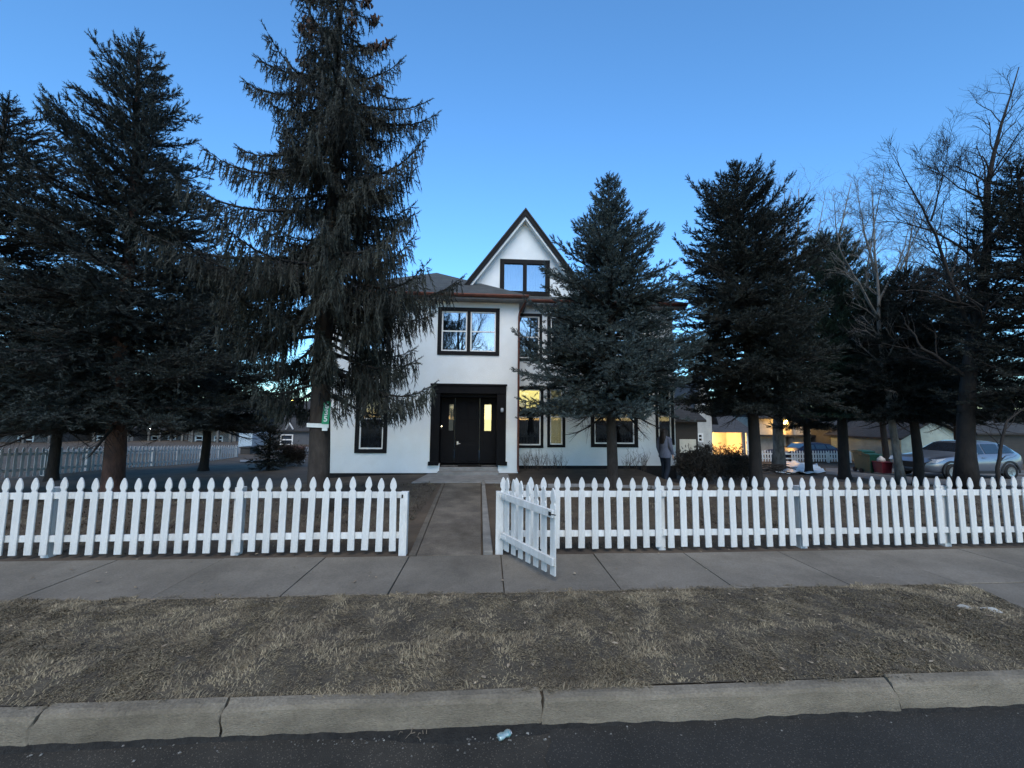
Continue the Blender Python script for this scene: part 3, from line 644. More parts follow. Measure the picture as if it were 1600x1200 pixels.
mb = MB(); mb.tube([(EX1-.1, EYf-.0, EZr-.09), (EX1-.1, EYf+.02, EZ-.05), (xR+.02, YF-.06, EZ-.35), (xR-.005, YF-.065, EZ-.5), (xR-.005, YF-.065, .25), (xR+.0, YF-.16, .12)], .035, 8); hb(mb, 'downspout', M['copper'])
# --- wing roof and gable
YG = YW+.12
gap = A(820, 345, YG); gl_ = A(741, 443, YG)
slope = (gap[2]-gl_[2])/(gap[0]-gl_[0]); zb = WEZ+.1
hwid = (gap[2]-zb)/slope
gx0, gx1 = gap[0]-hwid, gap[0]+hwid
gr = px_rect(781, 406, 859, 462, YG); h = shr(gr, .08)
mb = MB()
zl = lambda x: gap[2]-slope*abs(x-gap[0])
# gable wall, split round the window opening
cols = sorted([gx0+.05, h[0], gap[0], h[1], gx1-.05])
for a, b in zip(cols[:-1], cols[1:]):
    inside = h[0]-1e-6 <= a and b <= h[1]+1e-6
    if inside:
        mb.quad((a, YG, h[3]), (b, YG, h[3]), (b, YG, zl(b)), (a, YG, zl(a))); mb.quad((a, YG, zb-.3), (b, YG, zb-.3), (b, YG, h[2]), (a, YG, h[2]))
    else: mb.quad((a, YG, zb-.3), (b, YG, zb-.3), (b, YG, max(zl(b), zb)), (a, YG, max(zl(a), zb)))
hb(mb, 'gable_wall', M['stucco'])
w = window(gr, YG, 2, trim=M['gable_trim'], tw=.17, rail=False, back=('blind',), sashw=.0)
cs = math.hypot(1, slope); nx, nz = slope/cs, 1/cs
def rake(sgn):
    mbw, mbt, mbr = MB(), MB(), MB(); e = hwid+.15
    def P(d, off, y): return (gap[0]+sgn*(d+off*nx), y, gap[2]-slope*d+off*nz)
    mbt.prism([(gap[0], gap[2]+.02*cs), (gap[0]+sgn*e, gap[2]-slope*e+.02*cs), (gap[0]+sgn*e, gap[2]-slope*e+.155*cs), (gap[0], gap[2]+.155*cs)][::sgn], YG-.34, YG-.29)
    mbw.prism([(gap[0], gap[2]-.05*cs), (gap[0]+sgn*e, gap[2]-slope*e-.05*cs), (gap[0]+sgn*e, gap[2]-slope*e+.03*cs), (gap[0], gap[2]+.03*cs)][::sgn], YG-.29, YG-.002)
    mbr.prism([(gap[0], gap[2]+.16*cs), (gap[0]+sgn*(e+.03), gap[2]-slope*(e+.03)+.16*cs), (gap[0]+sgn*(e+.03), gap[2]-slope*(e+.03)+.20*cs), (gap[0], gap[2]+.20*cs)][::sgn], YG-.37, YG+7.5)
    hb(mbt, 'rake_board', M['gable_trim']); hb(mbw, 'rake_soffit', M['stucco']); hb(mbr, 'gable_roof', M['roof'])
rake(1); rake(-1)
wez = A(850, 469, YW-.3)[2]
mb = MB(); wx1 = xW+.4
mb.add([(xR-.1, YW-.4, WEZ+.14), (wx1, YW-.4, WEZ+.14), (wx1-3.6, YW+3.4, WEZ+2.1), (xR-.1, YW+3.4, WEZ+2.1), (wx1, YW+8, WEZ+.14), (wx1-3.6, YW+5, WEZ+2.1)], [(0, 1, 2, 3), (1, 4, 5, 2)])
mb.quad((xR+.02, YW-.38, WEZ+.1), (xR+.02, YW+.2, WEZ+.1), (wx1-.02, YW+.2, WEZ+.1), (wx1-.02, YW-.38, WEZ+.1))
hb(mb, 'wing_roof', M['roof'])
mb = MB(); mb.box((xR+.03, YW-.36, WEZ-.04), (wx1, YW-.33, WEZ+.09)); mb.box((xR+.03, YW-.33, WEZ-.04), (wx1, YW-.003, WEZ-.02)); hb(mb, 'wing_fascia', M['soffit'])
gutter((EX1+.03, YW-.36, WEZ+.06), (wx1, YW-.36, WEZ+.06), (0, -1, 0))

# ------------------------------------------------------------------ trees
TW = []
for k in range(6):                              # twig templates: slim core and tufts of needles
    rg = np.random.default_rng(100+k); v = [(0, 0, 0), (.36, 0, .3), (-.18, .31, .3), (-.18, -.31, .3), (0, 0, 1)]
    f = [(0, 2, 1), (0, 3, 2), (0, 1, 3), (1, 2, 4), (2, 3, 4), (3, 1, 4)]
    for i in range(11):
        a = i*2.399+rg.uniform(-.4, .4); z = .04+.8*i/11; r = rg.uniform(.75, 1.25)
        n = len(v); v += [(.1*math.cos(a+1.5), .1*math.sin(a+1.5), z-.04), (.1*math.cos(a-1.5), .1*math.sin(a-1.5), z+.07), (r*math.cos(a), r*math.sin(a), z+.16+rg.uniform(0, .12))]; f.append((n, n+1, n+2))
    TW.append((np.array(v, float), np.array(f)))
def add_twigs(mb, pos, d, L, W, rg):
    pos, d = np.asarray(pos), np.asarray(d); d = d/(np.linalg.norm(d, axis=1)[:, None]+1e-9)
    L = np.asarray(L); ch = rg.integers(0, len(TW), len(pos))
    X = np.cross(d, rg.normal(0, 1, (len(pos), 3))); X /= np.linalg.norm(X, axis=1)[:, None]+1e-9; Y = np.cross(d, X)
    for k, (tv, tf) in enumerate(TW):
        s = ch == k; n = int(s.sum())
        if not n: continue
        v = pos[s][:, None]+(L[s][:, None]*tv[None, :, 2])[..., None]*d[s][:, None]+(W[s][:, None]*tv[None, :, 0])[..., None]*X[s][:, None]+(W[s][:, None]*tv[None, :, 1])[..., None]*Y[s][:, None]
        ff = tf[None]+(np.arange(n)*len(tv))[:, None, None]
        mb.add(v.reshape(-1, 3), ff.reshape(-1, 3))
M['bark'] = mat('spruce_bark', (.060, .048, .040), (.026, .021, .018), .95, 6, 8, bump=1.0, bscale=22, stretch=(1, 1, .45))
M['bark_red'] = mat('red_brown_bark', (.10, .055, .042), (.045, .027, .022), .95, 6, 8, bump=1.0, bscale=22, stretch=(1, 1, .45))
M['bark_grey'] = mat('pale_grey_bark', (.2, .185, .165), (.09, .08, .07), .95, 7, 8, bump=.8, bscale=25, stretch=(1, 1, .4))
M['bark_dark'] = mat('dark_bark', (.030, .025, .022), (.016, .014, .013), .95, 6, 8, bump=.8, bscale=22, stretch=(1, 1, .45))
M['needle_blue'] = mat('blue_spruce_needles', (.066, .087, .084), (.030, .045, .045), .7, 1.5, 4, island=.35)
M['needle_olive'] = mat('grey_olive_needles', (.032, .036, .028), (.015, .017, .014), .75, 1.5, 4, island=.35)
M['needle_dark'] = mat('dark_needles', (.023, .028, .023), (.012, .015, .013), .75, 1.5, 4, island=.35)
M['needle_mid'] = mat('blue_grey_needles', (.034, .044, .041), (.018, .024, .023), .75, 1.5, 4, island=.35)
M['needle_green'] = mat('green_pine_needles', (.026, .05, .03), (.014, .028, .018), .75, 1.5, 4, island=.35)
M['cone'] = mat('spruce_cones', (.085, .045, .03), (.04, .022, .016), .85, 20, 4, island=.3)

def spruce(lab, u, vb, y, prof, needle, bark, style='stiff', nb=150, tr=.17, seed=1, gap=.09, tl=.13, twd=.026, name='spruce_tree', group=None, base=None, lenj=(.6, 1.08), inner=.12, lean=0.0, avoid=()):
    rg = np.random.default_rng(seed)
    b = A(u, vb, y); bx = float(b[0]); z0 = float(ter(bx, y))
    o0 = np.array([bx, y, z0])
    t = empty(name, (bx, y, z0), label=lab, cat='tree', group=group)
    zs = []; rs = []
    for v, hw in prof:
        # height at which the vertical axis through the base crosses image row v
        lo, hi = -1.0, 40.0
        for _ in range(50):
            m = (lo+hi)/2; q = np.array([bx, y, m])-EY; vv = 600-FPX*(q @ CU)/(q @ CF)
            if vv > v: lo = m
            else: hi = m
        q = np.array([bx, y, m]); zs.append(m-z0); rs.append(hw/pxm(q))
    zs, rs = np.array(zs), np.array(rs); H = zs[0]; zb = zs[-1]
    rad = lambda z: np.interp(z, zs[::-1], rs[::-1])
    # trunk
    tz = np.concatenate([[-.15, 0, .12, .3], np.linspace(.6, H*.985, 22)]); rr = tr*(1-tz/H)**.8+.008; rr[:4] = tr*np.array([1.55, 1.4, 1.2, 1.05])
    ph = rg.uniform(0, 6, 2); px = .03*np.sin(tz*.9+ph[0])*np.clip(tz, 0, 1)+lean*np.clip(tz/H, 0, 1)**1.3; py = .03*np.sin(tz*.8+ph[1])*np.clip(tz, 0, 1)
    mbt = MB(); mbt.tube(np.stack([px, py, tz], 1), rr, 12)
    lim = MB(); fol = MB()
    TP, TD, TL, TWi = [], [], [], []; tips = []
    # stratified branch heights, denser towards the top where branches are short
    f = (np.arange(nb)+rg.random(nb))/nb; f = f**.82
    for i in range(nb):
        fr = f[i]; inn = inner*(1+7*max(0, fr-.5)) if style == 'weep' else inner; z = H-(H-zb)*fr
        if H-z < .12 or (style == 'weep' and fr > .58 and rg.random() < .16): continue
        az = i*2.399963+rg.normal(0, .35)
        L = max(.12, rad(z)*(lenj[0]+(lenj[1]-lenj[0])*rg.random()**(1.7 if style == 'weep' else 1)))
        if style == 'weep':
            e = .62-.8*fr**.7+rg.normal(0, .12); c1, c2 = -.95+.25*fr, .78
        elif style == 'pine':
            e = .9-.9*fr+rg.normal(0, .1); c1, c2 = -.1, .1
        else:
            e = .85-1.0*fr**.8+rg.normal(0, .2); c1, c2 = -.3+rg.normal(0, .1), .3
        n = 9; s = np.linspace(0, 1, n); hx, hy = math.cos(az), math.sin(az)
        rz_ = L*(e*s+c1*s**2+c2*s**3)
        cv = rg.normal(0, .12)*L
        hor = L*s/(1+.15*abs(e)); P = np.stack([hx*hor-hy*cv*s**2, hy*hor+hx*cv*s**2, z+rz_], 1)
        kz = np.interp(z, tz, px); P[:, 0] += kz
        r0 = .012+.016*L
        lim.tube(P, np.linspace(r0, .004, n), 5, cap=False)
        # laterals
        ns = max(2, int(L/ (gap*1.25)))
        for k in range(ns):
            sl = inn+(1-inn)*(k+rg.random()*.6)/ns
            if sl > .985: sl = .985
            p = np.array([np.interp(sl, s, P[:, q]) for q in range(3)])
            i0 = min(n-2, int(sl*(n-1))); dr = P[i0+1]-P[i0]; dr /= np.linalg.norm(dr)+1e-9
            for sg in (-1, 1):
                an = sg*rg.normal(.95, .18)*(1-.35*sl); ca, sa = math.cos(an), math.sin(an)
                d = np.array([dr[0]*ca-dr[1]*sa, dr[0]*sa+dr[1]*ca, dr[2]])
                l2 = (.42*(1-sl)*L+.10)*rg.uniform(.6, 1.1); l2 = min(l2, .75)
                if style == 'weep': d[2] -= .35; l2 *= .85
                elif style == 'stiff': d[2] += rg.normal(.02, .32)
                else: d[2] += .25
                nn = max(1, int(l2/gap)+1)
                tt = (np.arange(nn)+rg.random(nn))/nn
                q = p+d*(l2*tt)[:, None]; q[:, 2] -= (.28 if style == 'weep' else .1)*l2*tt**2
                if l2 > .2: lim.tube([p, p+d*l2*.5-np.array([0, 0, .04*l2]), p+d*l2-np.array([0, 0, (.28 if style == 'weep' else .1)*l2])], [.006, .0045, .002], 3, cap=False)
                if style == 'weep':
                    hang = np.clip(rg.normal(.30-.16*fr*0, .11, nn)*(.35+.75*min(1, fr*1.6)), .08, .55)
                    dd = np.array([d[0]*.22, d[1]*.22, -1.0])+rg.normal(0, .13, (nn, 3)); TP.append(q); TD.append(dd); TL.append(hang); TWi.append(np.full(nn, twd)*rg.uniform(.7, 1.2, nn))
                    q2 = q[rg.random(nn) < .75]
                    if len(q2): TP.append(q2); TD.append(d+rg.normal(0, .35, (len(q2), 3))); TL.append(rg.uniform(.08, .17, len(q2))); TWi.append(np.full(len(q2), twd))
                else:
                    perp = np.array([-d[1], d[0], 0]); 
                    dd = d*.8+perp*rg.choice([-1, 1], nn)[:, None]*rg.uniform(.2, .9, nn)[:, None]+rg.normal(0, .25, (nn, 3))+np.array([0, 0, .22 if style == 'stiff' else .5])
                    TP.append(q); TD.append(dd); TL.append(tl*rg.uniform(.7, 1.35, nn)); TWi.append(twd*rg.uniform(.8, 1.2, nn))
                    TP.append((p+d*l2*.9)[None]); TD.append((d+rg.normal(0, .15, 3))[None]); TL.append(np.array([tl*1.2])); TWi.append(np.array([twd]))
        # along the branch itself and its tip
        nn = max(3, int(L/(gap*.7))); tt = inn+(1-inn)*(np.arange(nn)+rg.random(nn))/nn
        q = np.stack([np.interp(tt, s, P[:, a]) for a in range(3)], 1)
        dd = np.array([hx, hy, .25])+rg.normal(0, .55, (nn, 3))
        TP.append(q); TD.append(dd); TL.append(tl*rg.uniform(.7, 1.2, nn)); TWi.append(twd*rg.uniform(.8, 1.2, nn))
        td = P[-1]-P[-2]; tips.append((fr, P[-3:]+o0))
        TP.append(P[-1:]-.0*td); TD.append((td/np.linalg.norm(td)+np.array([0, 0, .15]))[None]); TL.append(np.array([tl*1.5])); TWi.append(np.array([twd*1.05]))
    # leader
    nn = 26; zz = H-np.linspace(0, .7, nn); an = np.arange(nn)*2.4
    TP.append(np.stack([0*zz+lean, 0*zz, zz-.1], 1)); TD.append(np.stack([np.cos(an)*(H-zz+.12), np.sin(an)*(H-zz+.12), .35+0*zz], 1)); TL.append(np.full(nn, tl*1.1)); TWi.append(np.full(nn, twd*.9))
    TP, TD, TL, TWi = np.vstack(TP), np.vstack(TD), np.concatenate(TL), np.concatenate(TWi)
    tipz = TP[:, 2]+TL*TD[:, 2]/(np.linalg.norm(TD, axis=1)+1e-9); keep = tipz > zb-.12-.5*(style == 'weep')
    for (xa, xb, ya, yb_, za, zb_) in avoid:
        w_ = TP+o0; keep &= ~((w_[:, 0] > xa) & (w_[:, 0] < xb) & (w_[:, 1] > ya) & (w_[:, 1] < yb_) & (w_[:, 2] > za) & (tipz+z0 < zb_))
    add_twigs(fol, TP[keep], TD[keep], TL[keep], TWi[keep], rg)
    mbt.build('trunk', bark, t, smooth=True); lim.build('branches', M['bark_dark'], t, smooth=True); fol.build('foliage', needle, t)
    return t, H, tips
def cone_cluster(t, q3, n, rg):
    mb = MB(); q3 = q3-np.array(t.location)
    for k in range(n):
        a = rg.random()**.7*2; i = min(1, int(a)); q = q3[i]+(q3[i+1]-q3[i])*(a-i)+rg.normal(0, 1, 3)*np.array([.05, .05, .035]); l = rg.uniform(.09, .14); r = .023; tip = q+np.array([rg.normal(0, .03), rg.normal(0, .03), -l])
        s = np.linspace(0, 1, 5); mb.tube(q+(tip-q)*s[:, None], [.008, r, r*1.05, r*.8, .006], 7)
    mb.build('cone_cluster', M['cone'], t)

spruce('broad dark spruce left of the tall central spruce, with a red brown trunk', 181, 700, 9.6,
       [(60, 4), (90, 20), (120, 42), (170, 68), (250, 100), (330, 125), (400, 140), (480, 165), (560, 185), (640, 185), (662, 140)], M['needle_mid'], M['bark_red'], 'stiff', nb=270, tr=.2, seed=11, gap=0.095, tl=0.13, twd=0.034, lenj=(.66, 1.08), lean=-.32)
T2, H2, tips2 = spruce('tall drooping spruce before the house with hanging twigs and brown cones at its top', 497, 740, 8.0,
       [(-75, 4), (-40, 34), (0, 56), (50, 78), (100, 112), (180, 150), (250, 168), (300, 196), (400, 208), (480, 202), (560, 188), (612, 158), (626, 120)], M['needle_olive'], M['bark'], 'weep', nb=185, tr=.205, seed=22, gap=.085, tl=.12, twd=.03, lenj=(.44, 1.12), inner=.09, avoid=[(A(478, 640, 7.8)[0]-.1, A(518, 640, 7.8)[0]+.15, 7.3, 8.0, 0, A(510, 612, 7.8)[2]), (A(478, 640, 7.8)[0]-.1, A(518, 640, 7.8)[0]+.95, 5.3, 7.3, 0, A(510, 612, 7.8)[2]+.05)])
rgc = np.random.default_rng(4)
cand = [q for fr, q in tips2 if .07 < fr < .30 and abs(q[-1][0]-T2.location[0]) > .35]
for q in cand[:18]:
    cone_cluster(T2, q, 24, rgc)
spruce('blue green spruce standing before the right wing of the house', 957, 735, 10.6,
       [(276, 2), (300, 16), (350, 44), (400, 74), (430, 98), (480, 134), (540, 146), (600, 156), (636, 135), (646, 100)], M['needle_blue'], M['bark'], 'stiff', nb=240, tr=.15, seed=33, gap=0.095, tl=0.125, twd=0.04, lenj=(.6, 1.08))
spruce('dark dense spruce directly right of the blue green spruce', 1181, 735, 11.6,
       [(262, 3), (300, 36), (350, 80), (400, 84), (450, 112), (550, 124), (615, 115), (642, 70)], M['needle_dark'], M['bark_dark'], 'stiff', nb=290, tr=.17, seed=44, gap=0.1, tl=0.13, twd=0.04, lenj=(.66, 1.12), lean=-.22)
spruce('dark spruce cut by the right edge of the picture', 1640, 735, 9.8,
       [(250, 5), (320, 50), (400, 85), (480, 105), (600, 120), (655, 90)], M['needle_dark'], M['bark_dark'], 'stiff', nb=220, tr=.18, seed=55, gap=0.11, tl=0.14, twd=0.036)
spruce('dark spruce cut by the left edge of the picture', -62, 735, 9.4,
       [(165, 4), (190, 40), (225, 78), (265, 92), (300, 76), (330, 118), (450, 140), (560, 165), (650, 160)], M['needle_dark'], M['bark'], 'stiff', nb=200, tr=.17, seed=66, gap=0.11, tl=0.14, twd=0.036)
spruce('dark green pine behind and right of the dense dark spruce', 1318, 715, 15.5,
       [(375, 20), (400, 38), (450, 58), (520, 72), (600, 78), (655, 60)], M['needle_green'], M['bark_dark'], 'pine', nb=200, tr=.2, seed=77, gap=.12, tl=0.17, twd=0.05, name='pine_tree')
spruce('dark conifer in the shade between the pine and the bare tree', 1434, 735, 13.2,
       [(425, 8), (470, 45), (550, 80), (630, 85), (655, 65)], M['needle_dark'], M['bark_dark'], 'stiff', nb=210, tr=.15, seed=88, gap=.11, tl=0.15, twd=0.045)
spruce('shaded conifer behind the gap between the dense spruce and the pine', 1262, 700, 18.0,
       [(452, 8), (490, 30), (560, 55), (640, 60), (668, 50)], M['needle_dark'], M['bark_dark'], 'stiff', nb=150, tr=.16, seed=99, gap=.14, tl=.24, twd=.045)
spruce('shaded conifer far back behind the thick forked bare trunk', 1500, 715, 19.0,
       [(405, 8), (460, 50), (540, 80), (620, 90), (655, 70)], M['needle_dark'], M['bark_dark'], 'stiff', nb=150, tr=.15, seed=144, gap=.13, tl=.22, twd=.045)
spruce('shaded conifer far back behind the leaning pale trunk', 1384, 715, 20.5,
       [(420, 8), (480, 50), (560, 75), (630, 85), (655, 70)], M['needle_dark'], M['bark_dark'], 'stiff', nb=150, tr=.15, seed=155, gap=.13, tl=.22, twd=.045)
spruce('shaded spruce behind the gap between the two left spruces, thin dark trunk', 320, 705, 16.5,
       [(400, 5), (450, 50), (520, 95), (600, 120), (668, 105)], M['needle_dark'], M['bark_dark'], 'stiff', nb=200, tr=.15, seed=111, gap=.13, tl=.24, twd=.042)
spruce('shaded spruce farthest back at the left with a bent dark trunk', 86, 700, 13.6,
       [(420, 5), (470, 60), (540, 105), (620, 120), (672, 100)], M['needle_dark'], M['bark_dark'], 'stiff', nb=180, tr=.14, seed=122, gap=.12, tl=.22, twd=.04)
spruce('small dark bushy fir on the lawn left of the tall drooping spruce', 421, 700, 17.0,
       [(664, 3), (680, 14), (700, 22), (722, 26), (729, 24)], M['needle_dark'], M['bark_dark'], 'stiff', nb=70, tr=.06, seed=133, gap=.11, tl=.14, twd=.03, name='small_fir')

# --- far line of trees round the neighbourhood
rg = np.random.default_rng(77); fw = MB(); n = 900
fx = rg.uniform(-110, 130, n); fy = rg.uniform(62, 90, n); fl = rg.uniform(3.5, 7.5, n)
add_twigs(fw, np.stack([fx, fy, np.full(n, -.9)], 1), np.stack([rg.normal(0, .04, n), rg.normal(0, .04, n), np.ones(n)], 1), fl, fl*.22, rg)
tag(fw.build('far_wood', M['needle_dark']), 'dark line of trees far behind the houses', None, None, 'stuff')
# --- bare deciduous trees
def grow(mb, p, d, L, r, lev, rg, mx, up=.12):
    n = 6 if lev < 2 else 4; pts = [p]; dd = d.copy()
    for i in range(n):
        dd = dd+rg.normal(0, .09 if lev < 2 else .14, 3)+np.array([0, 0, up*.35]); dd /= np.linalg.norm(dd)
        pts.append(pts[-1]+dd*L/n)
    r1 = r*(.55 if lev < mx else .3)
    mb[min(lev, 1)].tube(pts, np.linspace(r, r1, n+1), [9, 7, 5, 4, 3, 3][min(lev, 5)], cap=False)
    if lev >= mx: return
    nc = {0: 4, 1: 5, 2: 5, 3: 5, 4: 4}[lev]
    for k in range(nc):
        s = .35+.65*(k+rg.random()*.7)/nc; i = min(n-1, int(s*n)); q = pts[i]+(pts[i+1]-pts[i])*(s*n-i)
        td = pts[i+1]-pts[i]; td /= np.linalg.norm(td)
        a = rg.normal(0, 1, 3); a -= td*(a @ td); a /= np.linalg.norm(a)
        an = rg.uniform(.45, .95); nd = td*math.cos(an)+a*math.sin(an)+np.array([0, 0, up]); nd /= np.linalg.norm(nd)
        grow(mb, q, nd, L*rg.uniform(.5, .78), max(.0042, r1*rg.uniform(.5, .8) if k < nc-1 else r1*.9), lev+1, rg, mx, up)
def bare_tree(lab, base, limbs, r0, bark, seed, mx=4, name='bare_tree', group=None, minr=.004):
    """limbs: list of polylines (world) for the trunk and the main limbs, with radii; side shoots grow from them."""
    rg = np.random.default_rng(seed); base = np.asarray(base, float)
    t = empty(name, base, label=lab, cat='tree', group=group); tr_, br = MB(), MB()
    for li, (pts, ra, rb, nshoot, sl) in enumerate(limbs):
        P = np.asarray(pts, float)-base; m = 14
        cum = np.concatenate([[0], np.cumsum(np.linalg.norm(np.diff(P, axis=0), axis=1))]); ss = np.linspace(0, cum[-1], m)
        Q = np.stack([np.interp(ss, cum, P[:, a]) for a in range(3)], 1); Q[1:-1] = (Q[:-2]+2*Q[1:-1]+Q[2:])/4
        Q[1:-1] += rg.normal(0, .012, (m-2, 3)); rr = rb+(ra-rb)*np.linspace(1, 0, m)**1.2; nshoot = int(nshoot*1.9)
        if li == 0: rr[0] *= 1.35
        (tr_ if li == 0 else br).tube(Q, rr, 10 if li == 0 else 7)
        for k in range(nshoot):
            s = .25+.73*(k+rg.random()*.8)/nshoot; i = min(m-2, int(s*(m-1))); q = Q[i]; td = Q[i+1]-Q[i]; td /= np.linalg.norm(td)
            a = rg.normal(0, 1, 3); a -= td*(a @ td); a /= np.linalg.norm(a); an = rg.uniform(.5, 1.0)
            nd = td*math.cos(an)+a*math.sin(an)+np.array([0, 0, .15]); nd /= np.linalg.norm(nd)
            grow([br, br], q, nd, sl*rg.uniform(.6, 1.1)*(1.1-.5*s), max(minr*1.6, rr[i]*.42), 2, rg, mx)
    tr_.build('trunk', bark, t, smooth=True); br.build('branches', bark, t, smooth=True); return t
yb = 10.6
def L_(*uv, y=yb, dy=0): 
    n = len(uv); return [A(a, b, y+dy*i/max(1, n-1)) for i, (a, b) in enumerate(uv)]
base = A(1508, 745, yb); base[2] = float(ter(base[0], base[1]))-.05
bare_tree('large bare tree with a thick forked trunk at the right', base, [
    ([base]+L_((1507, 690), (1512, 600), (1520, 510), (1535, 450), (1548, 375), (1536, 300), (1555, 230), (1578, 150), (1592, 105)), .225, .012, 17, 1.6),
    (L_((1518, 520), (1487, 450), (1462, 365), (1432, 310), (1396, 240), dy=-.8), .07, .006, 14, 1.3),
    (L_((1543, 420), (1500, 385), (1462, 362), (1400, 345), (1340, 350), dy=.8), .042, .005, 11, 1.15),
    (L_((1548, 360), (1575, 305), (1600, 260), (1630, 200), dy=-.5), .045, .006, 10, 1.3),
    (L_((1455, 345), (1470, 290), (1482, 230), (1486, 212), dy=-.3), .026, .004, 10, .95),
    (L_((1538, 310), (1500, 295), (1470, 270), (1440, 255), dy=-.6), .026, .004, 10, .95),
    (L_((1526, 480), (1480, 470), (1440, 452), (1395, 455), dy=-1.0), .045, .006, 5, .8),
    (L_((1519, 500), (1512, 420), (1510, 330), (1508, 290), dy=.7), .035, .005, 11, 1.0)], .2, M['bark_dark'], 5, mx=4)
y2 = 13.4; base = A(1407, 735, y2); base[2] = float(ter(base[0], base[1]))-.05
bare_tree('leaning bare tree with a pale thin trunk left of the parked car', base, [
    ([base]+L_((1402, 700), (1392, 660), (1386, 600), (1375, 540), (1372, 450), (1366, 380), (1362, 290), y=y2), .13, .012, 10, 1.4),
    (L_((1374, 500), (1340, 440), (1310, 390), (1302, 300), y=y2, dy=-.6), .05, .007, 7, 1.1),
    (L_((1372, 440), (1350, 360), (1338, 290), y=y2, dy=.7), .045, .006, 6, 1.1),
    (L_((1374, 470), (1410, 400), (1425, 330), y=y2, dy=.4), .045, .006, 6, 1.1)], .1, M['bark_grey'], 9, mx=4)
y3 = 19.0; base = A(1216, 722, y3); base[2] = float(ter(base[0], base[1]))-.05
bare_tree('bare tree with a straight pale grey trunk before the lamp lit house', base, [
    ([base]+L_((1214, 690), (1216, 640), (1222, 540), (1232, 430), (1250, 350), (1248, 295), y=y3), .28, .02, 12, 2.2),
    (L_((1224, 520), (1262, 420), (1282, 350), (1290, 300), y=y3, dy=1), .09, .01, 9, 1.8),
    (L_((1222, 530), (1205, 420), (1218, 340), y=y3, dy=-1), .09, .01, 8, 1.8)], .2, M['bark_grey'], 13, mx=4, minr=.006)
y4 = 9.2; base = A(1558, 748, y4); base[2] = float(ter(base[0], base[1]))-.03
bare_tree('thin sapling with a bent stem beside the parked car', base, [
    ([base]+L_((1560, 715), (1566, 690), (1568, 665), (1580, 650), (1603, 635), (1625, 615), y=y4), .05, .012, 4, .7)], .05, M['bark_dark'], 15, mx=3, name='sapling')
for i, (u_, vt, yy, hh, lab) in enumerate(((1235, 300, 30, .2, 'tall hazy bare tree far behind the dense dark spruce'), (1330, 285, 34, .24, 'wide bare tree far behind the dark green pine'), (1430, 330, 32, .2, 'bare tree far behind, between the two right hand conifers'))):
    base = A(u_, 700, yy); base[2] = float(ter(base[0], base[1]))-.1; top = A(u_, vt, yy)
    hgt = top[2]-base[2]; rg = np.random.default_rng(40+i); lm = [([base, base+np.array([0, 0, hgt*.35]), base+np.array([rg.normal(0, .4), 0, hgt*.7]), top], .3, .03, 12, 3.2)]
    for k in range(5):
        a = k*1.256+rg.random(); s = .28+.1*k/5; p0 = base+np.array([0, 0, hgt*s]); R0 = hgt*.28
        lm.append(([p0, p0+np.array([math.cos(a)*R0*.5, math.sin(a)*R0*.5, hgt*.22]), p0+np.array([math.cos(a)*R0, math.sin(a)*R0, hgt*(.5+.1*rg.random())])], .13, .015, 9, 2.8))
    bare_tree(lab, base, lm, .3, M['bark_grey'], 60+i, mx=4, minr=.009)
# bare trees across the street: seen in the window panes
for i, (x_, y_, h_) in enumerate(((-3.0, -12.5, 15.0), (4.6, -13.5, 14.5))):
    base = np.array([x_, y_, -.1]); rg = np.random.default_rng(80+i); lm = [([base, base+np.array([.1, 0, h_*.4]), base+np.array([-.2, 0, h_*.7]), base+np.array([.2, 0, h_])], .34, .03, 14, 2.6)]
    for k in range(7):
        a = k*.9+.3; p0 = base+np.array([0, 0, h_*(.22+.05*k)]); lm.append(([p0, p0+np.array([math.cos(a)*1.6, math.sin(a)*1.6, 1.9]), p0+np.array([math.cos(a)*3.0, math.sin(a)*3.0, 5.2])], .15, .02, 9, 2.2))
    bare_tree(['bare street tree mirrored in the upper windows, across the road', 'second bare street tree across the road, right of the first'][i], base, lm, .2, M['bark_dark'], 90+i, mx=4, minr=.012)

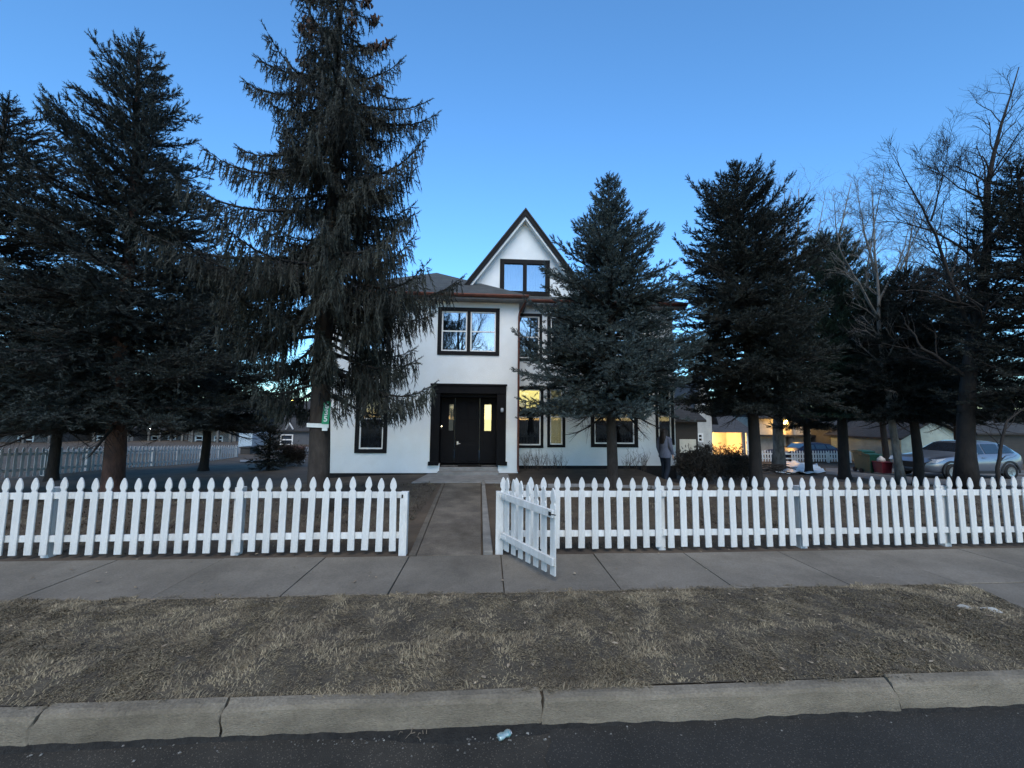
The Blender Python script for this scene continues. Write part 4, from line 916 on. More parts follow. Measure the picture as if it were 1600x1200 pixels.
# --- bare shrubs by the wing wall, dark hedge bush
M['stem'] = mat('shrub_stem', (.10, .075, .06), (.05, .04, .034), .9, 20)
def shrub(lab, u0, u1, vb, vt, y, n, seed, name='bare_shrub', group=None, z0=None, leaf=None):
    rg = np.random.default_rng(seed); c_ = A((u0+u1)/2, vb, y); zb_ = float(ter(c_[0], y)) if z0 is None else z0
    h_ = A((u0+u1)/2, vt, y)[2]-zb_; w_ = (A(u1, vb, y)[0]-A(u0, vb, y)[0])/2
    t = empty(name, (c_[0], y, zb_), label=lab, cat='shrub', group=group); mb = MB(); lf = MB()
    TP, TD = [], []
    for k in range(n):
        a = rg.uniform(0, 6.28); s = rg.uniform(-.8, .8)*w_; d = np.array([rg.normal(0, .25), rg.normal(0, .2), 1.0]); l = h_*rg.uniform(.55, 1.05)
        p0 = np.array([s, rg.normal(0, .12), -.03]); P = [p0, p0+d*l*.35, p0+d*l*.7+rg.normal(0, .03, 3), p0+d*l+rg.normal(0, .06, 3)]
        mb.tube(P, [.008, .006, .005, .002], 4)
        for j in range(4):
            q = P[1]+(P[3]-P[1])*rg.random(); e = q+np.array([rg.normal(0, .09), rg.normal(0, .07), rg.uniform(.08, .2)]); mb.tube([q, (q+e)/2+rg.normal(0, .015, 3), e], [.004, .003, .0015], 3)
            if leaf: TP += [q, e]; TD += [e-q, e-q]
    mb.build('stems', M['stem'], t)
    if leaf:
        TP = np.array(TP); m_ = 8; TP = np.repeat(TP, m_, 0)+rg.normal(0, .09, (len(TP)*m_, 3)); TP[:, 2] = np.maximum(TP[:, 2], .01); TD = np.repeat(np.array(TD), m_, 0)+rg.normal(0, .25, (len(TP), 3))
        add_twigs(lf, TP, TD, np.full(len(TP), .14), np.full(len(TP), .03), rg); lf.build('foliage', leaf, t)
    return t
shrub('bare twiggy shrub below the lit lower window', 814, 850, 737, 700, 13.7, 26, 1, z0=.04)
shrub('low thin bare shrub right of the lit window, by the downspout side wall', 848, 885, 737, 708, 13.75, 16, 2, z0=.04)
shrub('bare shrub right of the blue green spruce trunk below the wide window', 966, 1014, 734, 703, 13.7, 24, 3, z0=.04)
M['hedge'] = mat('winter_hedge', (.04, .034, .027), (.02, .017, .014), .9, 3, island=.3)
shrub('large dark brown bush right of the person', 1062, 1120, 752, 707, 12.6, 60, 4, name='dark_bush', leaf=M['hedge'])
shrub('dark brown bush before the lit porch, touching the dense spruce trunk', 1118, 1178, 752, 713, 13.4, 60, 5, name='dark_bush', leaf=M['hedge'])
shrub('dark shaded shrub beside the small fir', 436, 474, 724, 700, 19.0, 40, 6, name='dark_bush', leaf=M['hedge'])

# ------------------------------------------------------------------ address sign on the tall spruce
yS = 8.0-.21; c = A(510, 645, yS); s0 = A(503.5, 662, yS); s1 = A(516, 627, yS); sw_ = s1[0]-A(504, 627, yS)[0]; sh_ = s1[2]-s0[2]
sign = empty('address_sign', (c[0], yS, c[2]), label='green house number sign on a white board nailed to the spruce trunk', cat='sign')
mb = MB(); mb.prism([(-sw_/2-.008, -sh_/2), (sw_/2-.018, -sh_/2-.004), (sw_/2+.012, sh_/2), (-sw_/2+.02, sh_/2)], -.003, .003); plate = mb.build('plate', mat('reflective_green', (.0, .30, .13), (.0, .25, .11), .35, 10, spec=.5), sign)
M['white_board'] = mat('white_board_paint', (.8, .82, .78), (.7, .72, .69), .5, 10)
for i, ch in enumerate('635'):
    cu = bpy.data.curves.new('digit', 'FONT'); cu.body = ch; cu.size = .155; cu.align_x = 'CENTER'; cu.align_y = 'CENTER'; cu.extrude = .0015; cu.offset = .004
    tmp = bpy.data.objects.new('digit_tmp', cu); COL.objects.link(tmp); dg = bpy.context.evaluated_depsgraph_get(); me = bpy.data.meshes.new_from_object(tmp.evaluated_get(dg)); bpy.data.objects.remove(tmp)
    me.materials.clear(); me.materials.append(M['white_board']); o = bpy.data.objects.new('digit', me); COL.objects.link(o); o.parent = plate
    o.rotation_euler = (R_(90), 0, 0); o.location = (.008-.008*i, -.0065, sh_*(.30-.29*i))
b0_, b1_ = A(479, 661, yS), A(513, 667.5, yS)
mb = MB(); mb.prism([(b0_[0]-c[0], b0_[2]-c[2]-.08), (b1_[0]-c[0], b0_[2]-c[2]-.095), (b1_[0]-c[0], b0_[2]-c[2]-.012), (b0_[0]-c[0], b0_[2]-c[2]+.0)], .006, .03); mb.build('mounting_board', M['white_board'], sign, bevel=.003)
mb = MB(); mb.box((A(503, 668, yS)[0]-c[0], .008, A(503, 673, yS)[2]-c[2]), (A(511, 668, yS)[0]-c[0], .028, A(503, 668, yS)[2]-c[2])); mb.build('bracket', M['white_board'], sign)

# ------------------------------------------------------------------ the side fence at the left, going away
n0 = A(-8, 749, 13.6); n1 = A(371.5, 721, 25.2)
vec = n1-n0; ln = math.hypot(vec[0], vec[1]); fa = math.atan2(vec[1], vec[0])
sf = empty('side_fence', n0, fa, label='dull white picket fence running away behind the left spruces', cat='fence')
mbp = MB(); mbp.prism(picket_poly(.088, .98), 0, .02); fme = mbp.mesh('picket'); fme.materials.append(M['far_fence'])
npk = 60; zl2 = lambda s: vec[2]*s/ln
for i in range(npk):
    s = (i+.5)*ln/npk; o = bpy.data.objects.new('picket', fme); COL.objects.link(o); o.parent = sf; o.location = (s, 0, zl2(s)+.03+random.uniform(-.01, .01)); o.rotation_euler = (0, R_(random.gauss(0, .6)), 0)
npo = 9
for i in range(npo):
    s = ln*i/(npo-1); mb = MB(); mb.box((s-.06, .06, zl2(s)-.1), (s+.06, .18, zl2(s)+.92)); mb.build('post', M['far_fence'], sf, bevel=.004)
    if i < npo-1:
        e = ln*(i+1)/(npo-1)
        for zr in (.2, .74):
            mb = MB(); mb.prism([(s+.002, zl2(s)+zr), (e-.002, zl2(e)+zr), (e-.002, zl2(e)+zr+.09), (s+.002, zl2(s)+zr+.09)], .021, .058); mb.build('rail', M['far_fence'], sf)

# ------------------------------------------------------------------ neighbour buildings
def bldg(name, lab, u0, u1, vt, vb, y, depth, wallm, roofm, rh, ridge='x', wins=(), over=.3, cat='house', door=None, z0=None, winback='room'):
    a, b = A(u0, vb, y), A(u1, vb, y); zt_ = A((u0+u1)/2, vt, y)[2]; zb_ = z0 if z0 is not None else min(a[2], float(ter(a[0], y)))-.1
    t = empty(name, ((a[0]+b[0])/2, y, zb_), label=lab, cat=cat); ox, oz = t.location[0], t.location[2]; x0, x1 = a[0]-ox, b[0]-ox; hz = zt_-oz
    rects = [(*[A(w_[0], w_[1], y)[0]-ox, A(w_[2], w_[3], y)[0]-ox], A(w_[0], w_[3], y)[2]-oz, A(w_[2], w_[1], y)[2]-oz) for w_ in wins]
    drect = None
    if door: drect = (A(door[0], door[1], y)[0]-ox, A(door[2], door[3], y)[0]-ox, A(door[0], door[3], y)[2]-oz, A(door[2], door[1], y)[2]-oz)
    mb = wall_holes(x0, x1, 0, hz, 0, rects, .15)
    mb.quad((x1, 0, 0), (x1, depth, 0), (x1, depth, hz), (x1, 0, hz)); mb.quad((x0, depth, 0), (x0, 0, 0), (x0, 0, hz), (x0, depth, hz)); mb.quad((x1, depth, 0), (x0, depth, 0), (x0, depth, hz), (x1, depth, hz))
    if ridge == 'y':
        xm = (x0+x1)/2; mb.add([(x0, 0, hz), (x1, 0, hz), (xm, 0, hz+rh)], (0, 1, 2)); mb.add([(x0, depth, hz), (x1, depth, hz), (xm, depth, hz+rh)], (2, 1, 0))
    mb.build('wall', wallm, t)
    mb = MB(); o_ = over; tk = .12
    if ridge == 'y':
        xm = (x0+x1)/2; sl = rh/((x1-x0)/2)
        for sg, xe in ((-1, x0-o_), (1, x1+o_)):
            ze = hz-sl*o_; mb.prism([(xm, hz+rh+.01), (xe, ze+.01), (xe, ze+tk), (xm, hz+rh+tk)][::-sg], -o_, depth+o_)
    else:
        ym = depth/2; sl = rh/ym
        for sg, ye in ((-1, -o_), (1, depth+o_)):
            ze = hz-sl*o_; mb.prism([(ym, hz+rh+.01), (ye, ze+.01), (ye, ze+tk), (ym, hz+rh+tk)][::-sg], x0-o_, x1+o_, 'x')
        mb.add([(x0, 0, hz), (x0, depth, hz), (x0, ym, hz+rh)], (2, 1, 0)); mb.add([(x1, 0, hz), (x1, depth, hz), (x1, ym, hz+rh)], (0, 1, 2))
    mb.build('roof', roofm, t)
    for r in rects:
        mb = MB(); frame(mb, r[0]-.08, r[1]+.08, r[2]-.08, r[3]+.08, .1, -.04, .02, [(r[2]+r[3])/2]); w_ = mb.build('window', M['sash'], t)
        mb = MB(); mb.box((r[0], .03, r[2]), (r[1], .036, r[3])); mb.build('pane', M['dark_glass'], w_)
        mb = MB(); mb.quad((r[0]-.02, .14, r[2]-.02), (r[1]+.02, .14, r[2]-.02), (r[1]+.02, .14, r[3]+.02), (r[0]-.02, .14, r[3]+.02)); mb.build('curtain_or_backing', M[winback], w_)  # flat backing; the room tone paints in the darkness indoors
    if drect:
        mb = MB(); frame(mb, drect[0]-.1, drect[1]+.1, drect[2], drect[3]+.1, .1, -.04, -.002); d_ = mb.build('door', M['sash'], t)
        mb = MB(); mb.box((drect[0], -.03, drect[2]), (drect[1], -.003, drect[3])); mb.build('door_panel', M['iron'], d_)
    return t
M['beige'] = siding('beige_siding', (.42, .38, .32)); M['white_siding'] = siding('white_siding', (.55, .55, .52)); M['pale_green'] = siding('pale_green_siding', (.33, .38, .34))
M['blue_siding'] = siding('light_blue_siding', (.40, .48, .54)); M['grey_siding'] = siding('grey_siding', (.085, .09, .10)); M['brown_wall'] = siding('dark_brown_siding', (.035, .03, .026)); M['brick'] = mat('dark_brick', (.10, .05, .04), (.06, .032, .027), .9, 12)
M['dark_roof'] = shingles('dark_shingles', (.05, .048, .048), (.035, .034, .034)); M['grey_roof'] = shingles('grey_shingles', (.08, .082, .09), (.06, .06, .066))
# dark outbuilding at the house's right corner with a pale panel
t = bldg('dark_outbuilding', 'dark brown outbuilding with a pale square panel right of the house corner', 1054, 1092, 655, 728, 19.0, 4, M['brown_wall'], M['dark_roof'], 1.0, 'x', cat='outbuilding')
a, b = A(1062.5, 707.5, 18.95), A(1087.5, 686.5, 18.95); mb = MB(); mb.box((a[0]-t.location[0], -.05, a[2]-t.location[2]), (b[0]-t.location[0], -.002, b[2]-t.location[2])); mb.build('panel', mat('cream_panel', (.62, .6, .52), (.5, .48, .42), .7, 4), t, bevel=.01)
# white sided house with window, beside the lit porch
bldg('white_neighbour_house', 'white sided house with a small window behind the dark bushes', 1084, 1114, 640, 712, 26, 6, M['white_siding'], M['grey_roof'], 2.4, 'y', wins=((1091, 679, 1097, 689),))
# lit porch building: back wall, side, roof and a lamp inside
yP = 27.0; a, b = A(1113, 712, yP), A(1168, 712, yP); zt_ = A(1140, 676, yP)[2]; zb_ = min(a[2], -.8)
por = empty('lit_porch', ((a[0]+b[0])/2, yP, zb_), label='open porch glowing orange under a grey roof right of the white sided house', cat='porch'); ox, oz = por.location[0], por.location[2]
x0, x1, hz = a[0]-ox, b[0]-ox, zt_-oz
M['cream'] = mat('cream_wall', (.55, .50, .42), (.48, .43, .36), .8, 2)
mb = MB(); mb.box((x0-.1, 2.4, 0), (x1+.1, 2.6, hz)); mb.box((x0-.15, 0, 0), (x0, 2.4, hz)); mb.box((x1, .6, 0), (x1+.15, 2.4, hz)); mb.build('wall', M['cream'], por)
mb = MB(); mb.prism([(-.4, hz+.02), (5.5, hz+.02), (2.6, hz+1.4)][::-1], x0-.4, x1+.4, 'x'); mb.build('roof', M['grey_roof'], por)
dx0, dx1 = A(1136, 700, yP+2.4)[0]-ox, A(1147, 700, yP+2.4)[0]-ox; dzt = A(1140, 685, yP+2.4)[2]-oz
mb = MB(); mb.box((dx0, 2.36, 0), (dx1, 2.398, dzt)); mb.build('door', M['room'], por)  # dark panel stands in for the unlit door opening
mb = MB(); mb.box((x0-.2, -.2, -.1), (x1+.2, 2.4, .15)); mb.build('porch_floor', M['stone'], por)
mb = MB(); mb.box((x1-.06, -.05, .15), (x1+.06, .07, hz)); mb.build('porch_post', M['sash'], por)
lz = A(1124, 682, yP+2)[2]-oz
mb = MB(); mb.lathe([(.001, -.1), (.07, -.08), (.09, 0), (.06, .08), (.001, .1)], 12, o=(x0+.45, 1.9, hz-.3)); mb.build('porch_lamp', emit('porch_bulb', (1, .62, .22), 10), por)
def lamp(name, loc, w, col, r=.08, parent=None):
    d = bpy.data.lights.new(name, 'POINT'); d.energy = w; d.color = col; d.shadow_soft_size = r; o = bpy.data.objects.new(name, d); COL.objects.link(o); o.location = loc; return o
lamp('porch_light', (ox+x0+.6, yP+1.5, oz+hz-.35), 85, (1, .55, .18), .12)
t = bldg('beige_neighbour_house', 'long beige house behind the far picket fence, lit by a wall lamp', 1184, 1285, 652, 716, 30, 8, M['beige'], M['dark_roof'], 2.2, 'x', wins=((1262, 672, 1274, 682),))
hx = A(1232, 682, 29.4); mb = MB(); x0_, x1_ = A(1185, 680, 29.3)[0]-t.location[0], A(1282, 680, 29.3)[0]-t.location[0]; zc = A(1230, 681, 29.3)[2]-t.location[2]
mb.box((x0_, -.5, zc-.06), (x1_, -.002, zc+.06)); mb.build('awning', M['dark_roof'], t)
lp = A(1228, 660, 29.5); wl = empty('wall_lamp', lp, label='glowing orange lamp on the beige house wall', cat='lamp')
mb = MB(); mb.lathe([(.001, -.2), (.12, -.16), (.16, 0), (.12, .14), (.001, .2)], 12); mb.build('lamp_globe', emit('sodium_lamp', (1, .6, .14), 9), wl)
mb = MB(); mb.box((-.05, .1, -.05), (.05, .5, .05)); mb.build('lamp_arm', M['iron'], wl)
lamp('wall_lamp_light', (lp[0], lp[1]-.15, lp[2]-.25), 30, (1, .55, .14), .2)
bldg('grey_shed', 'blue grey shed behind the pine trunk', 1303, 1336, 668, 716, 28, 5, M['grey_siding'], M['dark_roof'], 1.0, 'x', cat='shed')
bldg('green_garage', 'small pale green gabled garage behind the parked car', 1411, 1512, 684, 735, 23, 5, M['pale_green'], M['dark_roof'], 1.15, 'y', cat='garage')
bldg('dark_garage', 'dark low building behind the rear of the parked car', 1530, 1680, 676, 735, 24, 5, M['brown_wall'], M['dark_roof'], 1.2, 'x', cat='garage')
bldg('dark_street_house', 'dark house with a small pale outlined gable, beyond the left lawn', 425, 520, 671, 712, 36, 8, M['grey_siding'], M['dark_roof'], 2.6, 'x', wins=((440, 680, 456, 694),), winback='blind')
y_ = 35.6; pk = [A(446, 671, y_), A(452, 661, y_), A(458, 671, y_)]
hs = bpy.data.objects['dark_street_house']; mb = MB()
for a, b in ((pk[0], pk[1]), (pk[1], pk[2])): mb.tube([a-np.array(hs.location), b-np.array(hs.location)], .07, 4)
mb.build('gable_trim', M['blind'], hs)
mb = MB(); a, b = A(426, 722, 30), A(476, 697.5, 30); mb.box((a[0], 30, a[2]-.3), (b[0], 30.2, b[2])); tag(mb.build('brick_wall', M['brick'], bevel=.02), 'low dark red brick wall beyond the lawn, left of the tall spruce trunk', 'wall')
bldg('blue_shed', 'light blue sided shed at the far end of the side fence', 371, 392, 676, 716, 33, 4, M['blue_siding'], M['grey_roof'], .7, 'x', cat='shed', over=.05)
a, b = A(374, 722, 27), A(391, 700, 27); mb = MB(); mb.box((a[0], 27, a[2]-.2), (b[0], 28, b[2])); mb.box((a[0]-.05, 26.95, b[2]), (b[0]+.05, 28.05, b[2]+.08)); tag(mb.build('storage_box', M['brown_wall'], bevel=.02), 'dark brown storage box before the light blue shed', 'storage box')
# dim row of porch houses behind the side fence
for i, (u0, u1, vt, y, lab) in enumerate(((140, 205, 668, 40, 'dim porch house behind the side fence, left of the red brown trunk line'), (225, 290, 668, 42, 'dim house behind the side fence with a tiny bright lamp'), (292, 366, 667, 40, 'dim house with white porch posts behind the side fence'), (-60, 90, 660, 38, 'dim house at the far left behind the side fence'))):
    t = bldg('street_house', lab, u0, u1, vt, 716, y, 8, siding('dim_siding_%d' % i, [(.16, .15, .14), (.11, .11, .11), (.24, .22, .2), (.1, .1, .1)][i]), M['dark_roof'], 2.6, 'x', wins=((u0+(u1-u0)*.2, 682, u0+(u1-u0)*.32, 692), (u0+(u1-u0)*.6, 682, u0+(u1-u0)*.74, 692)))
    for k in range(4):
        p = A(u0+(u1-u0)*(.1+.27*k), 700, y-1.5); mb = MB(); mb.box((p[0]-.09-t.location[0], -1.6, 0), (p[0]+.09-t.location[0], -1.42, 3.0)); mb.build('porch_post', M['drape'], t)
    x0, x1 = A(u0, 700, y)[0]-t.location[0], A(u1, 700, y)[0]-t.location[0]; mb = MB(); mb.box((x0, -1.7, 3.0), (x1, -.002, 3.2)); mb.build('porch_roof', M['dark_roof'], t)
p = A(234.5, 670, 39); wl = empty('porch_lamp', p, label='tiny white lamp far behind the left spruces', cat='lamp'); mb = MB(); mb.lathe([(.001, -.06), (.06, -.04), (.06, .04), (.001, .06)], 10); mb.build('bulb', emit('white_bulb', (1, .95, .85), 12), wl); mb = MB(); mb.box((-.03, .05, -.03), (.03, .9, .03)); mb.build('lamp_arm', M['iron'], wl)
# street lamp seen through the branches
p = A(458, 626, 33); gz = float(ter(p[0], 33)); sl_ = empty('street_lamp', (p[0]+.6, 33, gz), label='street lamp glowing orange beyond the lawn, seen left of the tall spruce trunk', cat='street lamp')
hz = p[2]-gz; mb = MB(); mb.tube([(0, 0, 0), (0, 0, hz*.6), (0, 0, hz+.1), (-.3, 0, hz+.2), (-.6, 0, hz+.15)], [.09, .07, .05, .04, .04], 8); mb.build('pole', M['iron'], sl_)
mb = MB(); mb.lathe([(.001, -.14), (.13, -.1), (.17, 0), (.1, .06), (.001, .08)], 12, o=(-.6, 0, hz)); mb.build('lamp_globe', emit('amber_lamp', (1, .55, .12), 9), sl_)

# --- far fence at the right, tarp, branch pile, bins
n0, n1 = A(1190, 721, 24.5), A(1331, 719, 24.5)
ff = empty('far_fence', (n0[0], 24.5, n0[2]), label='far low white picket fence before the beige house', cat='fence'); ln = n1[0]-n0[0]
mbp = MB(); mbp.prism(picket_poly(.09, .72), 0, .02); fme2 = mbp.mesh('picket'); fme2.materials.append(M['fence'])
for i in range(34):
    if 9 <= i <= 10: continue
    o = bpy.data.objects.new('picket', fme2); COL.objects.link(o); o.parent = ff; o.location = ((i+.5)*ln/34, 0, 0)
for zr in (.15, .45):
    mb = MB(); mb.box((0, .021, zr), (ln, .06, zr+.08)); mb.build('rail', M['fence'], ff)
for k in range(5): mb = MB(); mb.box((ln*k/4-.05, .061, -.1), (ln*k/4+.05, .16, .62)); mb.build('post', M['fence'], ff)
# dark car roof behind that fence
def car(name, lab, loc, rz, paint, glassm, Lc=4.6, parts=True):
    t = empty(name, loc, rz, label=lab, cat='car'); h = Lc/2
    # stations along x (front at -h): bottom z, belt z, top z, half widths
    st = [(-h, .42, .62, .66, .52, .50), (-h+.12, .30, .80, .86, .78, .72), (-h+.5, .26, .92, .97, .90, .80), (-h+1.15, .25, .98, 1.05, .93, .84), (-h+1.45, .25, 1.0, 1.14, .94, .80), (-h+2.15, .25, 1.02, 1.55, .94, .66), (-h+2.6, .25, 1.04, 1.62, .94, .64), (-h+3.3, .25, 1.06, 1.62, .94, .64), (-h+3.9, .27, 1.09, 1.52, .93, .64), (-h+4.3, .32, 1.10, 1.28, .89, .66), (-h+4.52, .40, 1.0, 1.06, .80, .66), (h, .48, .85, .88, .62, .58)]
    rows = []
    for x, zb_, zbelt, ztp, wb, wt in st:
        zm = (zb_+zbelt)/2
        half = [(0, zb_-.02), (wb*.86, zb_), (wb*.98, zb_+.12), (wb, zm), (wb*.985, zbelt-.06), (wb*.93, zbelt), (wt+.03, ztp-.07), (wt*.8, ztp-.01), (0, ztp)]
        ring = [(x, -y_, z_) for y_, z_ in half]+[(x, y_, z_) for y_, z_ in half[-2:0:-1]]
        rows.append(ring+[ring[0]])
    mb = MB(); P = np.array(rows); mb.grid(P); n = P.shape[1]-1; mb.add(P[0, :-1], np.arange(n)); mb.add(P[-1, :-1], np.arange(n)[::-1])
    body = mb.build('body', paint, t, smooth=True)
    # glass, proud of the cabin sides
    def cab(x):
        xs_ = [s[0] for s in st]; return [np.interp(x, xs_, [s[i] for s in st]) for i in range(1, 6)]
    for sg in (-1, 1):
        for xa, xb in ((-h+1.62, -h+2.55), (-h+2.62, -h+3.4), (-h+3.47, -h+4.1)):
            mb = MB(); nn = 7; rws = []
            for k in range(nn):
                x = xa+(xb-xa)*k/(nn-1); _, zbelt, ztp, wb, wt = cab(x); lo = np.array([wb*.93, zbelt]); hi = np.array([wt+.03, ztp-.07]); a_, b_ = lo+(hi-lo)*.10, lo+(hi-lo)*.9
                rws.append([(x, sg*(a_[0]+.012), a_[1]), (x, sg*(b_[0]+.012), b_[1]-.0)])
            mb.grid(np.array(rws)); mb.build('side_window', glassm, t, smooth=True)
    mb = MB(); rws = []
    for k in range(5):
        x = -h+1.5+.6*k/4; _, _, ztp, _, wt = cab(x); rws.append([(x-.012, -wt*.88, ztp-.012), (x-.014, 0, ztp+.012), (x-.012, wt*.88, ztp-.012)])
    mb.grid(np.array(rws)); mb.build('windscreen', glassm, t, smooth=True)
    ax_ = np.array([[1, 0, 0], [0, 0, 1], [0, -1, 0.]])
    for sg in (-1, 1):
        for xw in (-h+.88, h-.92):
            mb = MB(); mb.lathe([(.21, -.1), (.30, -.105), (.335, -.07), (.345, 0), (.335, .07), (.30, .105), (.21, .1)], 22, M=ax_, o=(xw, sg*.865, .345)); wh = mb.build('wheel', M['tyre'], t, smooth=True)
            mb = MB(); mb.lathe([(.001, .07), (.05, .085), (.06, .06), (.2, .06), (.215, .09), (.215, -.09), (.001, -.06)], 20, M=ax_*np.array([[1], [-sg], [1]]), o=(xw, sg*.865, .345))
            for q in range(5):
                a_ = q*1.2566; mb.prism([(.04*math.cos(a_+1.57), .04*math.sin(a_+1.57)), (.04*math.cos(a_-1.57), .04*math.sin(a_-1.57)), (.2*math.cos(a_-.16), .2*math.sin(a_-.16)), (.2*math.cos(a_+.16), .2*math.sin(a_+.16))], .062, .082, 'y', o=(xw, sg*.865, .345), M=np.diag([1, sg, 1.]))
            mb.build('rim', M['steel'], wh)
            mb = MB(); aa = np.linspace(-.15, math.pi+.15, 15); rws = [[(xw+.39*math.cos(q), sg*.935, .345+.39*math.sin(q)), (xw+.39*math.cos(q), sg*.955, .345+.39*math.sin(q)), (xw+.47*math.cos(q), sg*.95, .345+.46*math.sin(q)), (xw+.47*math.cos(q), sg*.90, .345+.46*math.sin(q))] for q in aa]
            mb.grid(np.array(rws)); mb.build('wheel_arch', M['plastic'], t)
            mb = MB(); mb.lathe([(.001, 0), (.385, 0)], 20, M=ax_, o=(xw, sg*.90, .355)); mb.build('wheel_well', M['iron'], t)
        mb = MB(); mb.prism([(-h+.10, .70), (-h+.42, .80), (-h+.62, .90), (-h+.2, .84)], sg*.66, sg*.925, 'y'); mb.build('headlight', M['lamp_glass'], t, bevel=.01)
        mb = MB(); mb.box((-h+1.72, sg*.92, 1.03), (-h+1.92, sg*1.10, 1.17)); mb.build('mirror', paint, t, bevel=.03)
        for xd in (-h+2.45, -h+3.3): mb = MB(); mb.box((xd-.12, sg*.925, .92), (xd+.06, sg*.96, .95)); mb.build('door_handle', paint, t, bevel=.008)
        mb = MB(); mb.box((-h+1.35, sg*.90, .27), (h-1.4, sg*.955, .38)); mb.build('side_skirt', M['plastic'], t, bevel=.01)
    mb = MB(); mb.prism([(-.55, .45), (.55, .45), (.62, .7), (-.62, .7)], -h-.03, -h+.2, 'x'); mb.build('grille', M['plastic'], t, bevel=.02)
    mb = MB(); mb.box((-h+4.35, -.3, .95), (h+.03, .3, 1.02)); mb.build('tail_light', M['lamp_glass'], t, bevel=.01)
    return t
M['tyre'] = mat('tyre_rubber', (.015, .015, .016), (.01, .01, .01), .85, 20); M['plastic'] = mat('black_plastic', (.02, .02, .021), (.014, .014, .015), .6, 10)
M['lamp_glass'] = mat('lamp_lens', (.5, .52, .55), (.4, .42, .45), .1, 10, spec=.8); M['car_glass'] = mat('car_glass', (.015, .02, .028), (.012, .015, .02), .04, 3, spec=.9)
M['silver_blue'] = mat('silver_blue_paint', (.20, .225, .27), (.17, .19, .23), .28, 30, metal=.55, spec=.6, coat=.6); M['navy_paint'] = mat('navy_paint', (.008, .011, .04), (.006, .008, .03), .45, 10, spec=.35)
zc = float(ter(21.0, 15.6))
car('parked_suv', 'silver blue crossover parked on the driveway behind the bare tree trunk', (20.95, 16.25, zc), R_(2), M['silver_blue'], M['car_glass'], 4.6)
p = A(1250, 708, 26.2); o = car('parked_car', 'dark blue car half hidden behind the far low picket fence', (p[0], 26.2, float(ter(p[0], 26.2))-.02), R_(2), M['navy_paint'], M['car_glass'], 4.3); o.scale = (1, 1, .8)
# tarp
tp = GT(1248, 733); c0, c1, c2, c3 = GT(1212, 740), GT(1290, 738), GT(1277, 727), GT(1203, 726)
P = np.zeros((26, 12, 3)); rg = np.random.default_rng(9)
for i in range(26):
    for j in range(12):
        s, q = i/25, j/11; a = (c0*(1-s)+c1*s)*(1-q)+(c3*(1-s)+c2*s)*q
        hgt = .35*math.exp(-((s-.45)/.35)**2-((q-.6)/.4)**2)+.05*math.sin(s*19+q*7)+.04*math.sin(q*17-s*9); P[i, j] = (a[0], a[1], float(ter(a[0], a[1]))+.03+max(0, hgt))
mb = MB(); mb.grid(P); o = mb.build('tarp', mat('pale_tarp', (.5, .55, .58), (.4, .45, .48), .45, 3), smooth=True); o.modifiers.new('thick', 'SOLIDIFY').thickness = .01
tag(o, 'crumpled pale blue tarp spread on the ground beyond the dark spruce trunk', 'tarp')
mb = MB(); rg = np.random.default_rng(12); cpt = GT(1208, 741)
for k in range(26):
    a = rg.normal(0, .25)+(math.pi if rg.random() < .5 else 0); l = rg.uniform(.5, 1.1); q = cpt+np.array([rg.normal(0, .3), rg.normal(0, .25), .05+.3*rg.random()]); d = np.array([math.cos(a), math.sin(a), rg.normal(0, .12)])
    mb.tube([q-d*l*.5, q+np.array([0, 0, .06]), q+d*l*.5], [.02, .018, .008], 5)
tag(mb.build('branch_pile', M['bark_dark']), 'pile of dark cut branches at the edge of the tarp', 'branch pile')
def bin_(name, lab, u, vb, y, w, h, col, lid):
    p = A(u, vb, y); z0 = float(ter(p[0], y)); t = empty(name, (p[0], y, z0), R_(-8), label=lab, cat='bin'); a = w/2
    mb = MB(); rows = [[(-a*s, -a*s*1.15, z), (a*s, -a*s*1.15, z), (a*s, a*s*1.15, z), (-a*s, a*s*1.15, z), (-a*s, -a*s*1.15, z)] for s, z in ((.8, .08), (.86, h*.4), (.97, h*.86), (1.06, h*.87), (1.06, h*.92))]
    mb.grid(np.array(rows)); mb.add(rows[0][:4], (3, 2, 1, 0)); mb.add(rows[-1][:4], (0, 1, 2, 3)); mb.build('bin_body', col, t, bevel=.01)
    if lid:
        mb = MB(); mb.prism([(-a*1.2, h*.93), (a*1.3, h*.93), (a*1.3, h*.96), (0, h*1.02), (-a*1.25, h*.97)], -a*1.08, a*1.08, 'x'); mb.build('lid', col, t, bevel=.01)
        for sg in (-1, 1):
            mb = MB(); mb.lathe([(.001, -.03), (.11, -.03), (.11, .03), (.001, .03)], 14, M=np.array([[0, 0, 1.], [0, 1, 0], [-1, 0, 0]]), o=(sg*a*.85, a*.95, .11)); mb.build('wheel', M['tyre'], t)
        mb = MB(); mb.tube([(-a*.8, a*1.3, h*.9), (a*.8, a*1.3, h*.9)], .018, 8); mb.build('handle', col, t)
    return t
M['bin_green'] = mat('green_plastic', (.01, .06, .04), (.008, .045, .03), .5, 5); M['bin_red'] = mat('red_plastic', (.20, .022, .036), (.15, .015, .028), .55, 5)
bin_('wheelie_bin', 'dark green wheelie bin left of the red tub', 1350, 728, 19.0, .58, 1.1, M['bin_green'], True)
bin_('wheelie_bin', 'dark green wheelie bin beside the red tub, nearer than the other', 1361, 731, 18.2, .58, .98, M['bin_green'], True)['group'] = 'green bins by the drive'
bpy.data.objects['wheelie_bin']['group'] = 'green bins by the drive'
t = bin_('trash_tub', 'red tub filled with pale rubbish beside the green bins', 1379, 731, 17.6, .5, .66, M['bin_red'], False)
rg = np.random.default_rng(2)
loc = np.array(t.location)
